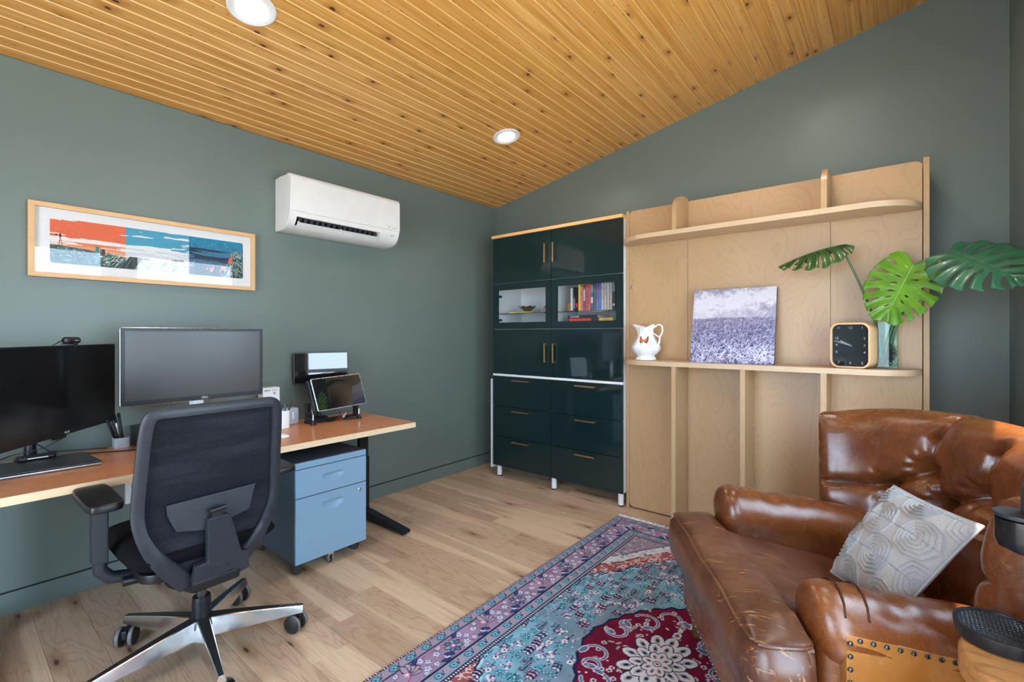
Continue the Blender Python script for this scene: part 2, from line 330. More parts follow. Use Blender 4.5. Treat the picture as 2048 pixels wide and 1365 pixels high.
# ------------------------------------------------------------------ mesh building
class MB:
    def __init__(s): s.v = []; s.f = []; s.mi = []
    def _add(s, vs, fs, m=0):
        b = len(s.v); s.v += [tuple(map(float, p)) for p in vs]; s.f += [tuple(b + i for i in f) for f in fs]; s.mi += [m] * len(fs); return s
    def box(s, x0, x1, y0, y1, z0, z1, m=0):
        return s._add([(x0, y0, z0), (x1, y0, z0), (x1, y1, z0), (x0, y1, z0), (x0, y0, z1), (x1, y0, z1), (x1, y1, z1), (x0, y1, z1)],
                      [(0, 3, 2, 1), (4, 5, 6, 7), (0, 1, 5, 4), (1, 2, 6, 5), (2, 3, 7, 6), (3, 0, 4, 7)], m)
    def obox(s, c, ax, ay, az, hx, hy, hz, m=0):
        c = Vector(c); ax = Vector(ax).normalized() * hx; ay = Vector(ay).normalized() * hy; az = Vector(az).normalized() * hz
        P = [c + i * ax + j * ay + k * az for k in (-1, 1) for i, j in ((-1, -1), (1, -1), (1, 1), (-1, 1))]
        return s._add(P, [(0, 3, 2, 1), (4, 5, 6, 7), (0, 1, 5, 4), (1, 2, 6, 5), (2, 3, 7, 6), (3, 0, 4, 7)], m)
    def prism(s, P, Q, m=0):
        """loops P and Q of equal length joined by sides and closed by caps"""
        n = len(P)
        return s._add(list(P) + list(Q), [tuple(range(n - 1, -1, -1)), tuple(range(n, 2 * n))] + [(i, (i + 1) % n, n + (i + 1) % n, n + i) for i in range(n)], m)
    def poly_x(s, pts, x0, x1, m=0): return s.prism([(x0, a, b) for a, b in pts], [(x1, a, b) for a, b in pts], m)
    def poly_y(s, pts, y0, y1, m=0): return s.prism([(a, y0, b) for a, b in pts], [(a, y1, b) for a, b in pts], m)
    def poly_z(s, pts, z0, z1, m=0): return s.prism([(a, b, z0) for a, b in pts], [(a, b, z1) for a, b in pts], m)
    def tube(s, pts, r, n=10, m=0, cap=True, closed=False, flat=None):
        pts = [Vector(p) for p in pts]; k = len(pts); rs = r if isinstance(r, (list, tuple)) else [r] * k
        up = Vector((0, 0, 1)); rings = []; prev = None
        for i, p in enumerate(pts):
            if closed: t = pts[(i + 1) % k] - pts[i - 1]
            else: t = pts[min(i + 1, k - 1)] - pts[max(i - 1, 0)]
            t.normalize()
            a = prev if prev is not None else (up if abs(t.dot(up)) < 0.95 else Vector((1, 0, 0)))
            a = (a - t * a.dot(t)).normalized(); b = t.cross(a); prev = a
            fa, fb = flat if flat else (1, 1)
            rings.append([p + a * (math.cos(2 * PI * j / n) * rs[i] * fa) + b * (math.sin(2 * PI * j / n) * rs[i] * fb) for j in range(n)])
        V = [q for g in rings for q in g]; F = []
        for i in range(k if closed else k - 1):
            i2 = (i + 1) % k
            for j in range(n): F.append((i * n + j, i * n + (j + 1) % n, i2 * n + (j + 1) % n, i2 * n + j))
        if cap and not closed: F += [tuple(range(n - 1, -1, -1)), tuple((k - 1) * n + j for j in range(n))]
        return s._add(V, F, m)
    def lathe(s, prof, c=(0, 0, 0), n=32, m=0, ax=None, a0=0.0):
        """profile [(radius, height)] turned round the z axis through c (or round the given axis)"""
        c = Vector(c); z = Vector(ax).normalized() if ax else Vector((0, 0, 1))
        x = z.orthogonal().normalized() if ax else Vector((1, 0, 0)); y = z.cross(x)
        V = []; k = len(prof)
        for r, h in prof:
            for j in range(n):
                a = 2 * PI * j / n + a0; V.append(c + z * h + x * (r * math.cos(a)) + y * (r * math.sin(a)))
        F = [(i * n + j, i * n + (j + 1) % n, (i + 1) * n + (j + 1) % n, (i + 1) * n + j) for i in range(k - 1) for j in range(n)]
        if prof[0][0] > 1e-5: F.append(tuple(range(n - 1, -1, -1)))
        if prof[-1][0] > 1e-5: F.append(tuple((k - 1) * n + j for j in range(n)))
        return s._add(V, F, m)
    def grid(s, A, cu=False, cv=False, m=0, keep=None):
        nu, nv = len(A), len(A[0]); V = [p for row in A for p in row]; F = []
        for i in range(nu if cu else nu - 1):
            for j in range(nv if cv else nv - 1):
                if keep is not None and not keep(i, j): continue
                i2, j2 = (i + 1) % nu, (j + 1) % nv
                F.append((i * nv + j, i2 * nv + j, i2 * nv + j2, i * nv + j2))
        return s._add(V, F, m)
    def build(s, name, mats, parent=None, bevel=0.0, seg=2, ang=35, merge=True, local=False):
        me = bpy.data.meshes.new(name)
        root = parent
        while root is not None and root.parent is not None: root = root.parent
        V = s.v
        if root is not None and not local:
            inv = (Matrix.Translation(root.location) @ root.rotation_euler.to_matrix().to_4x4()).inverted()
            V = [tuple(inv @ Vector(p)) for p in V]
        me.from_pydata(V, [], s.f)
        me.polygons.foreach_set('material_index', s.mi)
        bm = bmesh.new(); bm.from_mesh(me)
        if merge: bmesh.ops.remove_doubles(bm, verts=bm.verts, dist=1e-5)
        bmesh.ops.recalc_face_normals(bm, faces=bm.faces)
        if bevel > 0:
            es = [e for e in bm.edges if len(e.link_faces) == 2 and e.calc_face_angle(0) > R(40)]
            bmesh.ops.bevel(bm, geom=es, offset=bevel, segments=seg, affect='EDGES', profile=0.5, clamp_overlap=True)
        bm.to_mesh(me); bm.free()
        me.polygons.foreach_set('use_smooth', [True] * len(me.polygons))
        me.set_sharp_from_angle(angle=R(ang))
        for q in (mats if isinstance(mats, (list, tuple)) else [mats]): me.materials.append(MAT[q] if isinstance(q, str) else q)
        o = bpy.data.objects.new(name, me); COL.objects.link(o)
        if parent is not None: o.parent = parent
        if bevel > 0:
            wn = o.modifiers.new('weighted_normals', 'WEIGHTED_NORMAL'); wn.weight = 100; wn.keep_sharp = True
        return o

def tag(o, label=None, cat=None, group=None, kind=None):
    for k, v in (('label', label), ('category', cat), ('group', group), ('kind', kind)):
        if v: o[k] = v
    return o
def thing(name, label, cat, loc=(0, 0, 0), rz=0.0, group=None):
    o = bpy.data.objects.new(name, None); COL.objects.link(o); o.location = loc; o.rotation_euler = (0, 0, rz)
    o.empty_display_size = 0.05
    return tag(o, label, cat, group)
def struct(mb, name, m, **kw): return tag(mb.build(name, m, **kw), kind='structure')
def copy_tree(o, parent=None):
    c = o.copy(); COL.objects.link(c); c.parent = parent
    for ch in list(o.children): copy_tree(ch, c)
    return c
def text(name, s, size, m, parent, origin, xd, yd, depth=0.0004, align='CENTER', sx=1.0):
    """raised lettering: a mesh made from the built-in font"""
    cu = bpy.data.curves.new(name, 'FONT'); cu.body = s; cu.size = size; cu.extrude = depth; cu.align_x = align; cu.align_y = 'CENTER'; cu.resolution_u = 2
    t = bpy.data.objects.new(name, cu); COL.objects.link(t)
    dg = bpy.context.evaluated_depsgraph_get(); me = bpy.data.meshes.new_from_object(t.evaluated_get(dg)); bpy.data.objects.remove(t)
    xd = Vector(xd).normalized(); yd = Vector(yd).normalized(); zd = xd.cross(yd); o_ = Vector(origin)
    mb = MB(); mb.v = [tuple(o_ + xd * v.co.x * sx + yd * v.co.y + zd * v.co.z) for v in me.vertices]
    mb.f = [tuple(p.vertices) for p in me.polygons]; mb.mi = [0] * len(mb.f)
    return mb.build(name, m, parent, merge=False)
def rounded(x0, x1, y0, y1, r, n=6, corners=(1, 1, 1, 1)):
    """rounded rectangle outline, counter-clockwise from the lower left corner"""
    out = []
    for (cx, cy_, a, on) in ((x0 + r, y0 + r, PI, corners[0]), (x1 - r, y0 + r, 1.5 * PI, corners[1]), (x1 - r, y1 - r, 0, corners[2]), (x0 + r, y1 - r, 0.5 * PI, corners[3])):
        if on:
            for i in range(n + 1): out.append((cx + r * math.cos(a + i * PI / 2 / n), cy_ + r * math.sin(a + i * PI / 2 / n)))
        else: out.append((cx + r * (1 if math.cos(a + PI / 4) > 0 else -1), cy_ + r * (1 if math.sin(a + PI / 4) > 0 else -1)))
    return out
def vgrid(name, m, parent, P, colors, root=None):
    """P: (nu,nv,3) points, colors: (nu,nv,3) sRGB 0-255; a sheet with vertex colours"""
    nu, nv = P.shape[:2]; V = P.reshape(-1, 3).astype(float).copy()
    root = parent
    while root is not None and root.parent is not None: root = root.parent
    if root is not None:
        inv = np.array((Matrix.Translation(root.location) @ root.rotation_euler.to_matrix().to_4x4()).inverted())
        V = V @ inv[:3, :3].T + inv[:3, 3]
    idx = np.arange(nu * nv).reshape(nu, nv)
    F = np.stack([idx[:-1, :-1], idx[1:, :-1], idx[1:, 1:], idx[:-1, 1:]], -1).reshape(-1, 4)
    me = bpy.data.meshes.new(name); me.vertices.add(nu * nv); me.vertices.foreach_set('co', V.ravel())
    me.loops.add(F.size); me.loops.foreach_set('vertex_index', F.ravel().astype(np.int32))
    me.polygons.add(len(F)); me.polygons.foreach_set('loop_start', np.arange(0, F.size, 4, dtype=np.int32))
    me.update(calc_edges=True)
    c = np.clip(colors.reshape(-1, 3) / 255.0, 0, 1); lin = np.where(c <= 0.04045, c / 12.92, ((c + 0.055) / 1.055) ** 2.4)
    at = me.color_attributes.new('Col', 'FLOAT_COLOR', 'POINT')
    at.data.foreach_set('color', np.concatenate([lin, np.ones((len(lin), 1))], 1).ravel().astype(np.float32))
    me.polygons.foreach_set('use_smooth', [True] * len(me.polygons))
    me.materials.append(MAT[m] if isinstance(m, str) else m)
    o = bpy.data.objects.new(name, me); COL.objects.link(o)
    if parent is not None: o.parent = parent
    return o

class Paint:
    """colour picture on a regular grid, painted with small shapes (units of the surface)"""
    def __init__(s, x0, x1, y0, y1, step, bg):
        s.nx = int(round((x1 - x0) / step)) + 1; s.ny = int(round((y1 - y0) / step)) + 1
        s.xs = np.linspace(x0, x1, s.nx); s.ys = np.linspace(y0, y1, s.ny); s.st = step
        s.X, s.Y = np.meshgrid(s.xs, s.ys, indexing='ij'); s.C = np.ones((s.nx, s.ny, 3)) * np.array(bg, float)
    def win(s, cx, cy, r):
        i0 = max(0, int(np.searchsorted(s.xs, cx - r))); i1 = min(s.nx, int(np.searchsorted(s.xs, cx + r)) + 1)
        j0 = max(0, int(np.searchsorted(s.ys, cy - r))); j1 = min(s.ny, int(np.searchsorted(s.ys, cy + r)) + 1)
        return (slice(i0, i1), slice(j0, j1)) if i1 > i0 and j1 > j0 else None
    def put(s, w_, mask, col, a=1.0):
        if mask.any():
            sub = s.C[w_]; sub[mask] = sub[mask] * (1 - a) + np.array(col, float) * a
    def ell(s, cx, cy, rx, ry, col, ang=0.0, a=1.0, ring=0.0):
        w_ = s.win(cx, cy, max(rx, ry) + ring)
        if w_ is None: return
        dx = s.X[w_] - cx; dy = s.Y[w_] - cy; c, n = math.cos(ang), math.sin(ang)
        u = (dx * c + dy * n) / rx; v = (-dx * n + dy * c) / ry; d = np.sqrt(u * u + v * v)
        s.put(w_, (d < 1) if not ring else ((d < 1) & (d > 1 - ring / max(rx, ry))), col, a)
    def line(s, pts, wd, col, a=1.0):
        for (ax, ay), (bx, by) in zip(pts[:-1], pts[1:]):
            L = math.hypot(bx - ax, by - ay)
            w_ = s.win((ax + bx) / 2, (ay + by) / 2, L / 2 + wd)
            if w_ is None or L < 1e-9: continue
            px = s.X[w_] - ax; py = s.Y[w_] - ay; tx, ty = (bx - ax) / L, (by - ay) / L
            t = np.clip(px * tx + py * ty, 0, L); d = np.hypot(px - t * tx, py - t * ty)
            s.put(w_, d < wd / 2, col, a)
    def poly(s, pts, col, a=1.0):
        pts = np.array(pts); cx, cy = pts.mean(0); r = np.abs(pts - [cx, cy]).max() + s.st
        w_ = s.win(cx, cy, r)
        if w_ is None: return
        X, Y = s.X[w_], s.Y[w_]; ins = np.zeros(X.shape, bool); n = len(pts)
        for i in range(n):
            x1, y1 = pts[i]; x2, y2 = pts[(i + 1) % n]
            if y1 == y2: continue
            ins ^= ((y1 > Y) != (y2 > Y)) & (X < (x2 - x1) * (Y - y1) / (y2 - y1) + x1)
        s.put(w_, ins, col, a)
    def flower(s, cx, cy, r, col, mid, out=None, n=5, a0=0.0):
        for ph in (0, 1):
            for i in range(n):
                a = a0 + 2 * PI * i / n; k = 1.0 if ph else 1.28
                if ph == 0 and out is None: continue
                s.ell(cx + 0.58 * r * math.cos(a), cy + 0.58 * r * math.sin(a), 0.42 * r * k, 0.36 * r * k, col if ph else out, a)
        s.ell(cx, cy, 0.3 * r, 0.3 * r, mid)
    def leaf(s, x, y, L, W, ang, col, out=None):
        cx, cy = x + math.cos(ang) * L / 2, y + math.sin(ang) * L / 2
        if out is not None: s.ell(cx, cy, L / 2 + s.st * 1.2, W / 2 + s.st * 1.2, out, ang)
        s.ell(cx, cy, L / 2, W / 2, col, ang)
def vnoise(nx, ny, fx, fy, rng=RNG):
    """smooth value noise, fx by fy lattice cells"""
    g = rng.random((fx + 2, fy + 2)); u = np.linspace(0, fx, nx); v = np.linspace(0, fy, ny)
    iu = np.minimum(u.astype(int), fx); iv = np.minimum(v.astype(int), fy); du = u - iu; dv = v - iv
    du = du * du * (3 - 2 * du); dv = dv * dv * (3 - 2 * dv)
    a = g[iu][:, iv]; b = g[iu + 1][:, iv]; c = g[iu][:, iv + 1]; d = g[iu + 1][:, iv + 1]
    du = du[:, None]; dv = dv[None, :]
    return (a * (1 - du) + b * du) * (1 - dv) + (c * (1 - du) + d * du) * dv
# ------------------------------------------------------------------ the room
W, DEP, H0, SL = 3.407, 5.2, 2.4121, 0.1946
hz = lambda x: H0 + SL * x
TH = 0.14
struct(MB().box(-TH, W + TH, -DEP - TH, TH, -0.16, -0.012), 'floor', 'oak')
floor = bpy.data.objects['floor']
struct(MB().box(-TH, 0, -DEP - TH, TH, -0.012, H0), 'wall_left', 'wall')
struct(MB().poly_y([(0, -0.012), (W, -0.012), (W, hz(W)), (0, hz(0))], 0, TH), 'wall_back', 'wall')
# right wall with two windows near the armchair, outside the picture
wz0, wz1 = 0.30, 2.10; zt = hz(W); wins = ((-2.07, -1.03), (-3.30, -2.27))
mb = MB()
for a, b in ((-DEP - TH, -3.30), (-2.27, -2.07), (-1.03, TH)): mb.box(W, W + TH, a, b, -0.012, zt)
for a, b in wins: mb.box(W, W + TH, a, b, -0.012, wz0); mb.box(W, W + TH, a, b, wz1, zt)
struct(mb, 'wall_right', 'wall', merge=False)
for k_, (wy0, wy1) in enumerate(wins):
    mb = MB(); fx0, fx1 = W + 0.03, W + 0.09
    for a, b, c, d in ((wy0, wy0 + .05, wz0, wz1), (wy1 - .05, wy1, wz0, wz1), (wy0 + .05, wy1 - .05, wz0, wz0 + .05), (wy0 + .05, wy1 - .05, wz1 - .05, wz1)):
        mb.box(fx0, fx1, a, b, c, d)
    win = struct(mb, 'window_%d' % (k_ + 1), 'white_plastic', merge=False)
    MB().box(W + .058, W + .062, wy0 + .05, wy1 - .05, wz0 + .05, wz1 - .05).build('window_pane', 'window_glass', win)
# front wall (behind the camera) with a wide open doorway
dx0, dx1, dz1 = 1.25, 3.15, 2.34
mb = MB(); y0, y1 = -DEP - TH, -DEP
def gab(x0, x1, z0):
    mb.prism([(x0, y0, z0), (x1, y0, z0), (x1, y0, hz(x1)), (x0, y0, hz(x0))], [(x0, y1, z0), (x1, y1, z0), (x1, y1, hz(x1)), (x0, y1, hz(x0))])
gab(0, dx0, -0.012); gab(dx1, W, -0.012); gab(dx0, dx1, dz1)
struct(mb, 'wall_front', 'wall', merge=False)
mb = MB()
for a, b, c, d in ((dx0, dx0 + .06, 0, dz1), (dx1 - .06, dx1, 0, dz1), (dx0 + .06, dx1 - .06, dz1 - .06, dz1)):
    mb.box(a, b, -DEP - .10, -DEP - .04, c, d)
struct(mb, 'door_1', 'white_plastic', merge=False)
struct(MB().box(-9, 12, -16, 6, -0.30, -0.20), 'ground', 'deck')

# ceiling: slab and one board per row, each with chamfered long edges
mb = MB(); mb.poly_y([(-TH, hz(-TH) + .014), (W + TH, hz(W + TH) + .014), (W + TH, hz(W + TH) + .12), (-TH, hz(-TH) + .12)], -DEP - TH, TH)
ceil_o = struct(mb, 'ceiling', 'pine')
pitch = 0.0625; ang = math.atan(SL); pw = pitch / math.cos(ang)
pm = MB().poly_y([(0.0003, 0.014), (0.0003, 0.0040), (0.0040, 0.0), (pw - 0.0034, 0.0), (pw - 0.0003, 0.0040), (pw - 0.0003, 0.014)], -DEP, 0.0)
p0 = pm.build('plank', ['pine', 'pine_sheen'], None)
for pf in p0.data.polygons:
    if pf.normal.x > .3 and pf.normal.z < -.3: pf.material_index = 1  # right-edge chamfers coloured pale to stand in for a gloss highlight
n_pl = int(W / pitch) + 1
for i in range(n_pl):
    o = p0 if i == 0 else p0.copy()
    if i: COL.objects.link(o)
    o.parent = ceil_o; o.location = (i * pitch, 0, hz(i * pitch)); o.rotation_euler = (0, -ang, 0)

# floor boards, running along x
rows = 35; pwid = 0.1532; ytop = -2.213 + 15 * pwid
joints = {14: [1.02], 15: [1.157, 2.5], 16: [1.31], 12: [0.875, 2.3], 13: [0.21, 1.9], 10: [0.56, 2.0], 9: [0.44, 1.7], 8: [1.2], 7: [0.95, 2.2], 6: [0.3, 1.6], 11: [1.45]}
rr = random.Random(3); cache = {}
for i in range(rows):
    ya = ytop - i * pwid; yb = max(ya - pwid, -DEP); ya = min(ya, 0)
    if ya <= -DEP: break
    js = joints.get(i)
    if js is None:
        a = rr.uniform(0.25, 1.5); js = [a] + ([a + rr.uniform(1.0, 1.7)] if a < 1.4 else [])
    xs = [0.0] + [j for j in js if j < W - .2] + [W]
    for xa, xb in zip(xs[:-1], xs[1:]):
        g = 0.0004
        o = MB().box(0, xb - xa - 2 * g, 0, ya - yb - 2 * g, -0.012, 0.0).build('plank', 'oak', None, bevel=0.0008, seg=1)
        o.parent = floor; o.location = (xa + g, yb + g, 0)
# baseboards, almost flush, under a black strip painted as the shade of a gap
struct(MB().box(0, 0.006, -DEP, 0, 0, 0.094), 'baseboard_left', 'wall', bevel=0.001)
struct(MB().box(0, 0.0012, -DEP, 0, 0.094, 0.1005), 'gap_shade_strip', 'black')
struct(MB().box(0.006, W, -0.006, 0, 0, 0.094), 'baseboard_back', 'wall', bevel=0.002)
struct(MB().box(W - 0.013, W, -DEP, -0.013, 0, 0.094), 'baseboard_right', 'wall', bevel=0.002)

# recessed downlights in the sloping ceiling
def downlight(x, y, label, seen=True):
    z = hz(x); nrm = Vector((SL, 0, -1)).normalized()
    t = thing('recessed_downlight', label, 'ceiling light', (x, y, z), 0, 'recessed ceiling downlights')
    c = Vector((x, y, z))
    MB().lathe([(0.094, 0.0), (0.094, 0.004), (0.088, 0.008), (0.064, 0.0055), (0.058, 0.001), (0.058, 0.0)], c, 40, ax=nrm).build('trim_ring', 'lamp_trim', t)
    MB().lathe([(0.0, 0.0018), (0.056, 0.0018), (0.057, 0.0004), (0.0, 0.0004)], c, 32, ax=nrm).build('lens', 'lamp', t)
    d = bpy.data.lights.new('downlight_beam', 'AREA'); d.shape = 'DISK'; d.size = 0.11; d.energy = 3.2; d.color = (1.0, 0.94, 0.86); d.spread = R(150)
    o = bpy.data.objects.new('downlight_beam', d); COL.objects.link(o); o.parent = t
    o.location = nrm * 0.012; o.rotation_euler = nrm.to_track_quat('-Z', 'Y').to_euler()
downlight(0.873, -2.553, 'large white round recessed downlight at the top edge, over the desk')
downlight(0.878, -0.893, 'small white round recessed downlight in the pine ceiling nearest the green cabinet')
downlight(2.55, -0.893, 'round recessed downlight high over the wall bed')
downlight(2.55, -2.553, 'round recessed downlight over the armchair')

# wall outlet under the desk
t = thing('wall_outlet', 'white wall outlet plate on the green wall under the desk', 'outlet', (0, -2.76, 0.36))
MB().poly_x(rounded(-2.799, -2.725, 0.365, 0.48, 0.006), 0.0, 0.006).build('cover_plate', 'white_plastic', t, bevel=0.0015)
for z in (0.395, 0.45):
    MB().poly_x(rounded(-2.777, -2.747, z - .014, z + .014, 0.008), 0.006, 0.008).build('socket', 'grey_plastic', t)
# ------------------------------------------------------------------ air conditioner
t = thing('air_conditioner', 'white wall-mounted air conditioner with an open louvre', 'air conditioner', (0, -1.675, 1.84))
ay0, ay1 = -2.070, -1.282
prof = [(0.0, 2.165), (0.06, 2.172), (0.185, 2.168), (0.199, 2.155), (0.202, 2.12), (0.202, 1.97), (0.200, 1.945), (0.192, 1.915), (0.175, 1.885), (0.150, 1.862), (0.110, 1.846), (0.03, 1.842), (0.0, 1.846)]
bod = [(x, z) for x, z in prof]
# housing with a recess for the air outlet
mb = MB(); sy0, sy1 = -2.028, -1.440
front = [(0.200, 1.945), (0.195, 1.926), (0.193, 1.918)]
rest = [(0.160, 1.869), (0.150, 1.862), (0.110, 1.846), (0.03, 1.842), (0.0, 1.846)]
head = [(0.0, 2.165), (0.06, 2.172), (0.180, 2.167), (0.192, 2.155), (0.195, 2.12), (0.195, 1.95)]
full = head + front + [(0.183, 1.895), (0.172, 1.880)] + rest
mb.poly_y(full, ay0 + .002, sy0); mb.poly_y(full, sy1, ay1 - .002)
mb.poly_y(head + front + [(0.10, 1.922), (0.10, 1.875)] + rest, sy0, sy1)
mb.build('housing', 'white_plastic', t, merge=True, ang=40)
# glossy front panel, slightly proud, rounded corners
A = []
pp = [(0.150, 2.1735), (0.186, 2.170), (0.197, 2.160), (0.2025, 2.14), (0.2035, 2.05), (0.2035, 1.965), (0.2025, 1.948)]
MB().poly_y(pp + [(0.196, 1.947), (0.1955, 2.15), (0.150, 2.168)], ay0, ay1).build('front_panel', 'white_plastic', t, bevel=0.003, ang=30)
for y in (ay0, ay1 - .012):
    MB().poly_y([(0.004, 2.160), (0.06, 2.168), (0.15, 2.165), (0.185, 2.155), (0.194, 2.12), (0.194, 1.96), (0.19, 1.93), (0.17, 1.885), (0.145, 1.862), (0.10, 1.85), (0.004, 1.85)], y + (.0 if y == ay0 else .0), y + .012).build('end_cap', 'white_plastic', t, bevel=0.002)
MB().poly_y([(0.101, 1.921), (0.105, 1.921), (0.105, 1.877), (0.101, 1.877)], sy0, sy1).build('outlet_back', 'vent_dark', t)
v0 = None
for i in range(15):
    y = sy0 + 0.03 + i * (sy1 - sy0 - 0.06) / 14
    if v0 is None:
        v0 = MB().poly_y([(0.12, 1.918), (0.172, 1.917), (0.160, 1.885), (0.12, 1.885)], -0.0105, 0.0105).build('vane', 'dark_plastic', t, local=True)
        base = v0
    v = v0 if i == 0 else v0.copy()
    if i: COL.objects.link(v); v.parent = t
    v.location = (0, y + 1.675, -1.84)
MB().poly_y([(0.186, 1.8865), (0.188, 1.884), (0.166, 1.8700), (0.164, 1.8725)], sy0 + .012, sy1 - .006).build('louver', 'white_plastic', t, bevel=0.0008)
MB().poly_y([(0.168, 1.870), (0.170, 1.868), (0.146, 1.8535), (0.144, 1.8555)], sy0 + .004, sy1 - .02).build('louver', 'white_plastic', t, bevel=0.0008)
for y in (sy0 + .012, (sy0 + sy1) / 2, sy1 - .02):
    MB().poly_y([(0.176, 1.893), (0.184, 1.893), (0.172, 1.866), (0.160, 1.866)], y, y + .008).build('louver_hinge', 'white_plastic', t, bevel=0.001)
for (ya, yb, za, zb, x) in ((-1.385, -1.368, 1.962, 1.967, .2036), (-1.385, -1.370, 1.972, 1.976, .2036), (-1.345, -1.318, 1.960, 1.965, .2036)):
    MB().box(x, x + .0004, ya, yb, za, zb).build('printed_mark', 'text_grey', t)
MB().box(.1905, .1925, -1.352, -1.326, 1.906, 1.926).build('printed_mark', 'text_grey', t)
MB().box(.2036, .2042, -2.02, -1.985, 2.062, 2.068).build('raised_badge', 'white_plastic', t, bevel=.0003)

# ------------------------------------------------------------------ framed panoramic print
t = thing('framed_print', 'long oak-framed print of a prairie under orange, blue and night skies on the left wall', 'picture', (0, -2.67, 1.467))
fy0, fy1, fz0, fz1, fw_ = -3.139, -2.198, 1.469, 1.803, 0.021
for pts in ([(fy0, fz0), (fy1, fz0), (fy1 - fw_, fz0 + fw_), (fy0 + fw_, fz0 + fw_)], [(fy1, fz0), (fy1, fz1), (fy1 - fw_, fz1 - fw_), (fy1 - fw_, fz0 + fw_)],
            [(fy1, fz1), (fy0, fz1), (fy0 + fw_, fz1 - fw_), (fy1 - fw_, fz1 - fw_)], [(fy0, fz1), (fy0, fz0), (fy0 + fw_, fz0 + fw_), (fy0 + fw_, fz1 - fw_)]):
    MB().poly_x(pts, 0.001, 0.030).build('frame_rail', 'oak_frame', t, bevel=0.0012)
MB().box(0.001, 0.0155, fy0 + .015, fy1 - .015, fz0 + .015, fz1 - .015).build('mat_board', 'matboard', t)
MB().box(0.0235, 0.0250, fy0 + .018, fy1 - .018, fz0 + .018, fz1 - .018).build('glass', 'picture_glass', t)
U0, U1, V0, V1 = -3.069, -2.261, 1.535, 1.741
p = Paint(0, 0.808, 0, 0.206, 0.0014, (236, 232, 226)); X, Y = p.X, p.Y
a1, a2 = 0.270, 0.539
left = X < a1; mid = (X >= a1) & (X < a2); night = X >= a2
n1 = vnoise(p.nx, p.ny, 5, 16); n2 = vnoise(p.nx, p.ny, 22, 44)
S = Y - .205 + .0 * X; cl = n1 * .72 + n2 * .28
top = np.clip((Y - 0.105) / 0.1, 0, 1)
p.C[left] = (238, 232, 228); p.C[mid] = (232, 234, 234)
# solid bands of colour, torn into streaks of cloud
up_band = (Y > .158 - .04 * np.sin(X * 5 + .4)) & (cl < .66)
streak = (Y > .100) & (Y <= .165) & (cl < .40 + .10 * np.sin(Y * 160 + X * 11))
p.C[left & (up_band | streak)] = (228, 108, 72); p.C[mid & (up_band | streak)] = (72, 158, 188)
grad = np.clip((Y - .05) / .055, 0, 1)[..., None]
low = (Y < .104) & (cl < .62)
p.C[left & low] = (np.array([236, 184, 146]) * (1 - grad) + np.array([228, 122, 86]) * grad)[left & low]
p.C[mid & low] = (np.array([226, 222, 218]) * (1 - grad) + np.array([198, 214, 224]) * grad)[mid & low]
p.C[night] = (np.array([70, 116, 150]) * (1 - top[..., None]) + np.array([16, 134, 170]) * top[..., None])[night]
dk = night & (cl < .46) & (Y < .165); p.C[dk] = (28, 54, 80)
for _ in range(26):
    p.ell(RNG.uniform(a2, .8), RNG.uniform(.15, .205), .0014, .0014, (220, 236, 240))
hill = 0.078 + 0.012 * np.sin(X * 7 + .5) - 0.035 * np.clip(X / .3, 0, 1) + 0.03 * np.clip((X - .3) / .22, 0, 1)
gr = Y < hill
p.C[gr & left] = (44, 96, 96); gl = gr & (vnoise(p.nx, p.ny, 60, 26) < .5); p.C[gl & left] = (26, 54, 60); p.C[gr & (vnoise(p.nx, p.ny, 90, 50) > .74) & left] = (92, 150, 142)
p.C[gr & mid] = (214, 220, 200); p.C[gr & night] = (30, 40, 54)
for _ in range(900):
    x, y = RNG.uniform(.15, .56), RNG.uniform(0, .085)
    if y < np.interp(x, p.xs, hill[:, 0]) and x + y * .6 > .19:
        c = [(226, 228, 196), (120, 140, 120), (238, 240, 236), (70, 96, 110)][RNG.integers(4)]
        L = RNG.uniform(.004, .014); p.line([(x, y), (x + L, y + L * RNG.uniform(.3, 1))], .0016, c)
p.poly([(.245, 0), (.305, 0), (.335, .062), (.285, .062)], (58, 70, 74)); p.poly([(.265, 0), (.27, 0), (.298, .06), (.293, .06)], (96, 108, 110))
for i in range(16): p.line([(a2 + .002, .006 + i * .0062), (.80, .004 + i * .0055)], .0013, (66, 92, 110), .7)
p.C[night & (Y < .045)] = p.C[night & (Y < .045)] * .6 + np.array([26, 30, 44]) * .4
for _ in range(700):
    x, y = RNG.uniform(.70, .806), RNG.uniform(0, .155)
    if y < (x - .70) * 1.9 + .02:
        c = [(60, 110, 96), (206, 220, 210), (24, 52, 48), (120, 160, 140)][RNG.integers(4)]
        L = RNG.uniform(.003, .010); p.line([(x, y), (x - L * .5, y + L)], .002, c)
for (x, y, w_, h) in ((.645, .036, .014, .022), (.655, .052, .006, .03), (.705, .050, .022, .022), (.742, .095, .018, .034), (.747, .125, .008, .032), (.69, .032, .005, .018), (.625, .04, .008, .012), (.733, .035, .012, .012)):
    p.poly([(x - w_ / 2, y - h / 2), (x + w_ / 2, y - h / 2), (x + w_ / 2, y + h / 2), (x - w_ / 2, y + h / 2)], (228, 112, 78))
p.line([(.656, .06), (.652, .125)], .0022, (24, 34, 46)); p.line([(.738, .02), (.705, .0)], .004, (190, 205, 214)); p.line([(.76, .09), (.715, .0)], .003, (180, 196, 206))
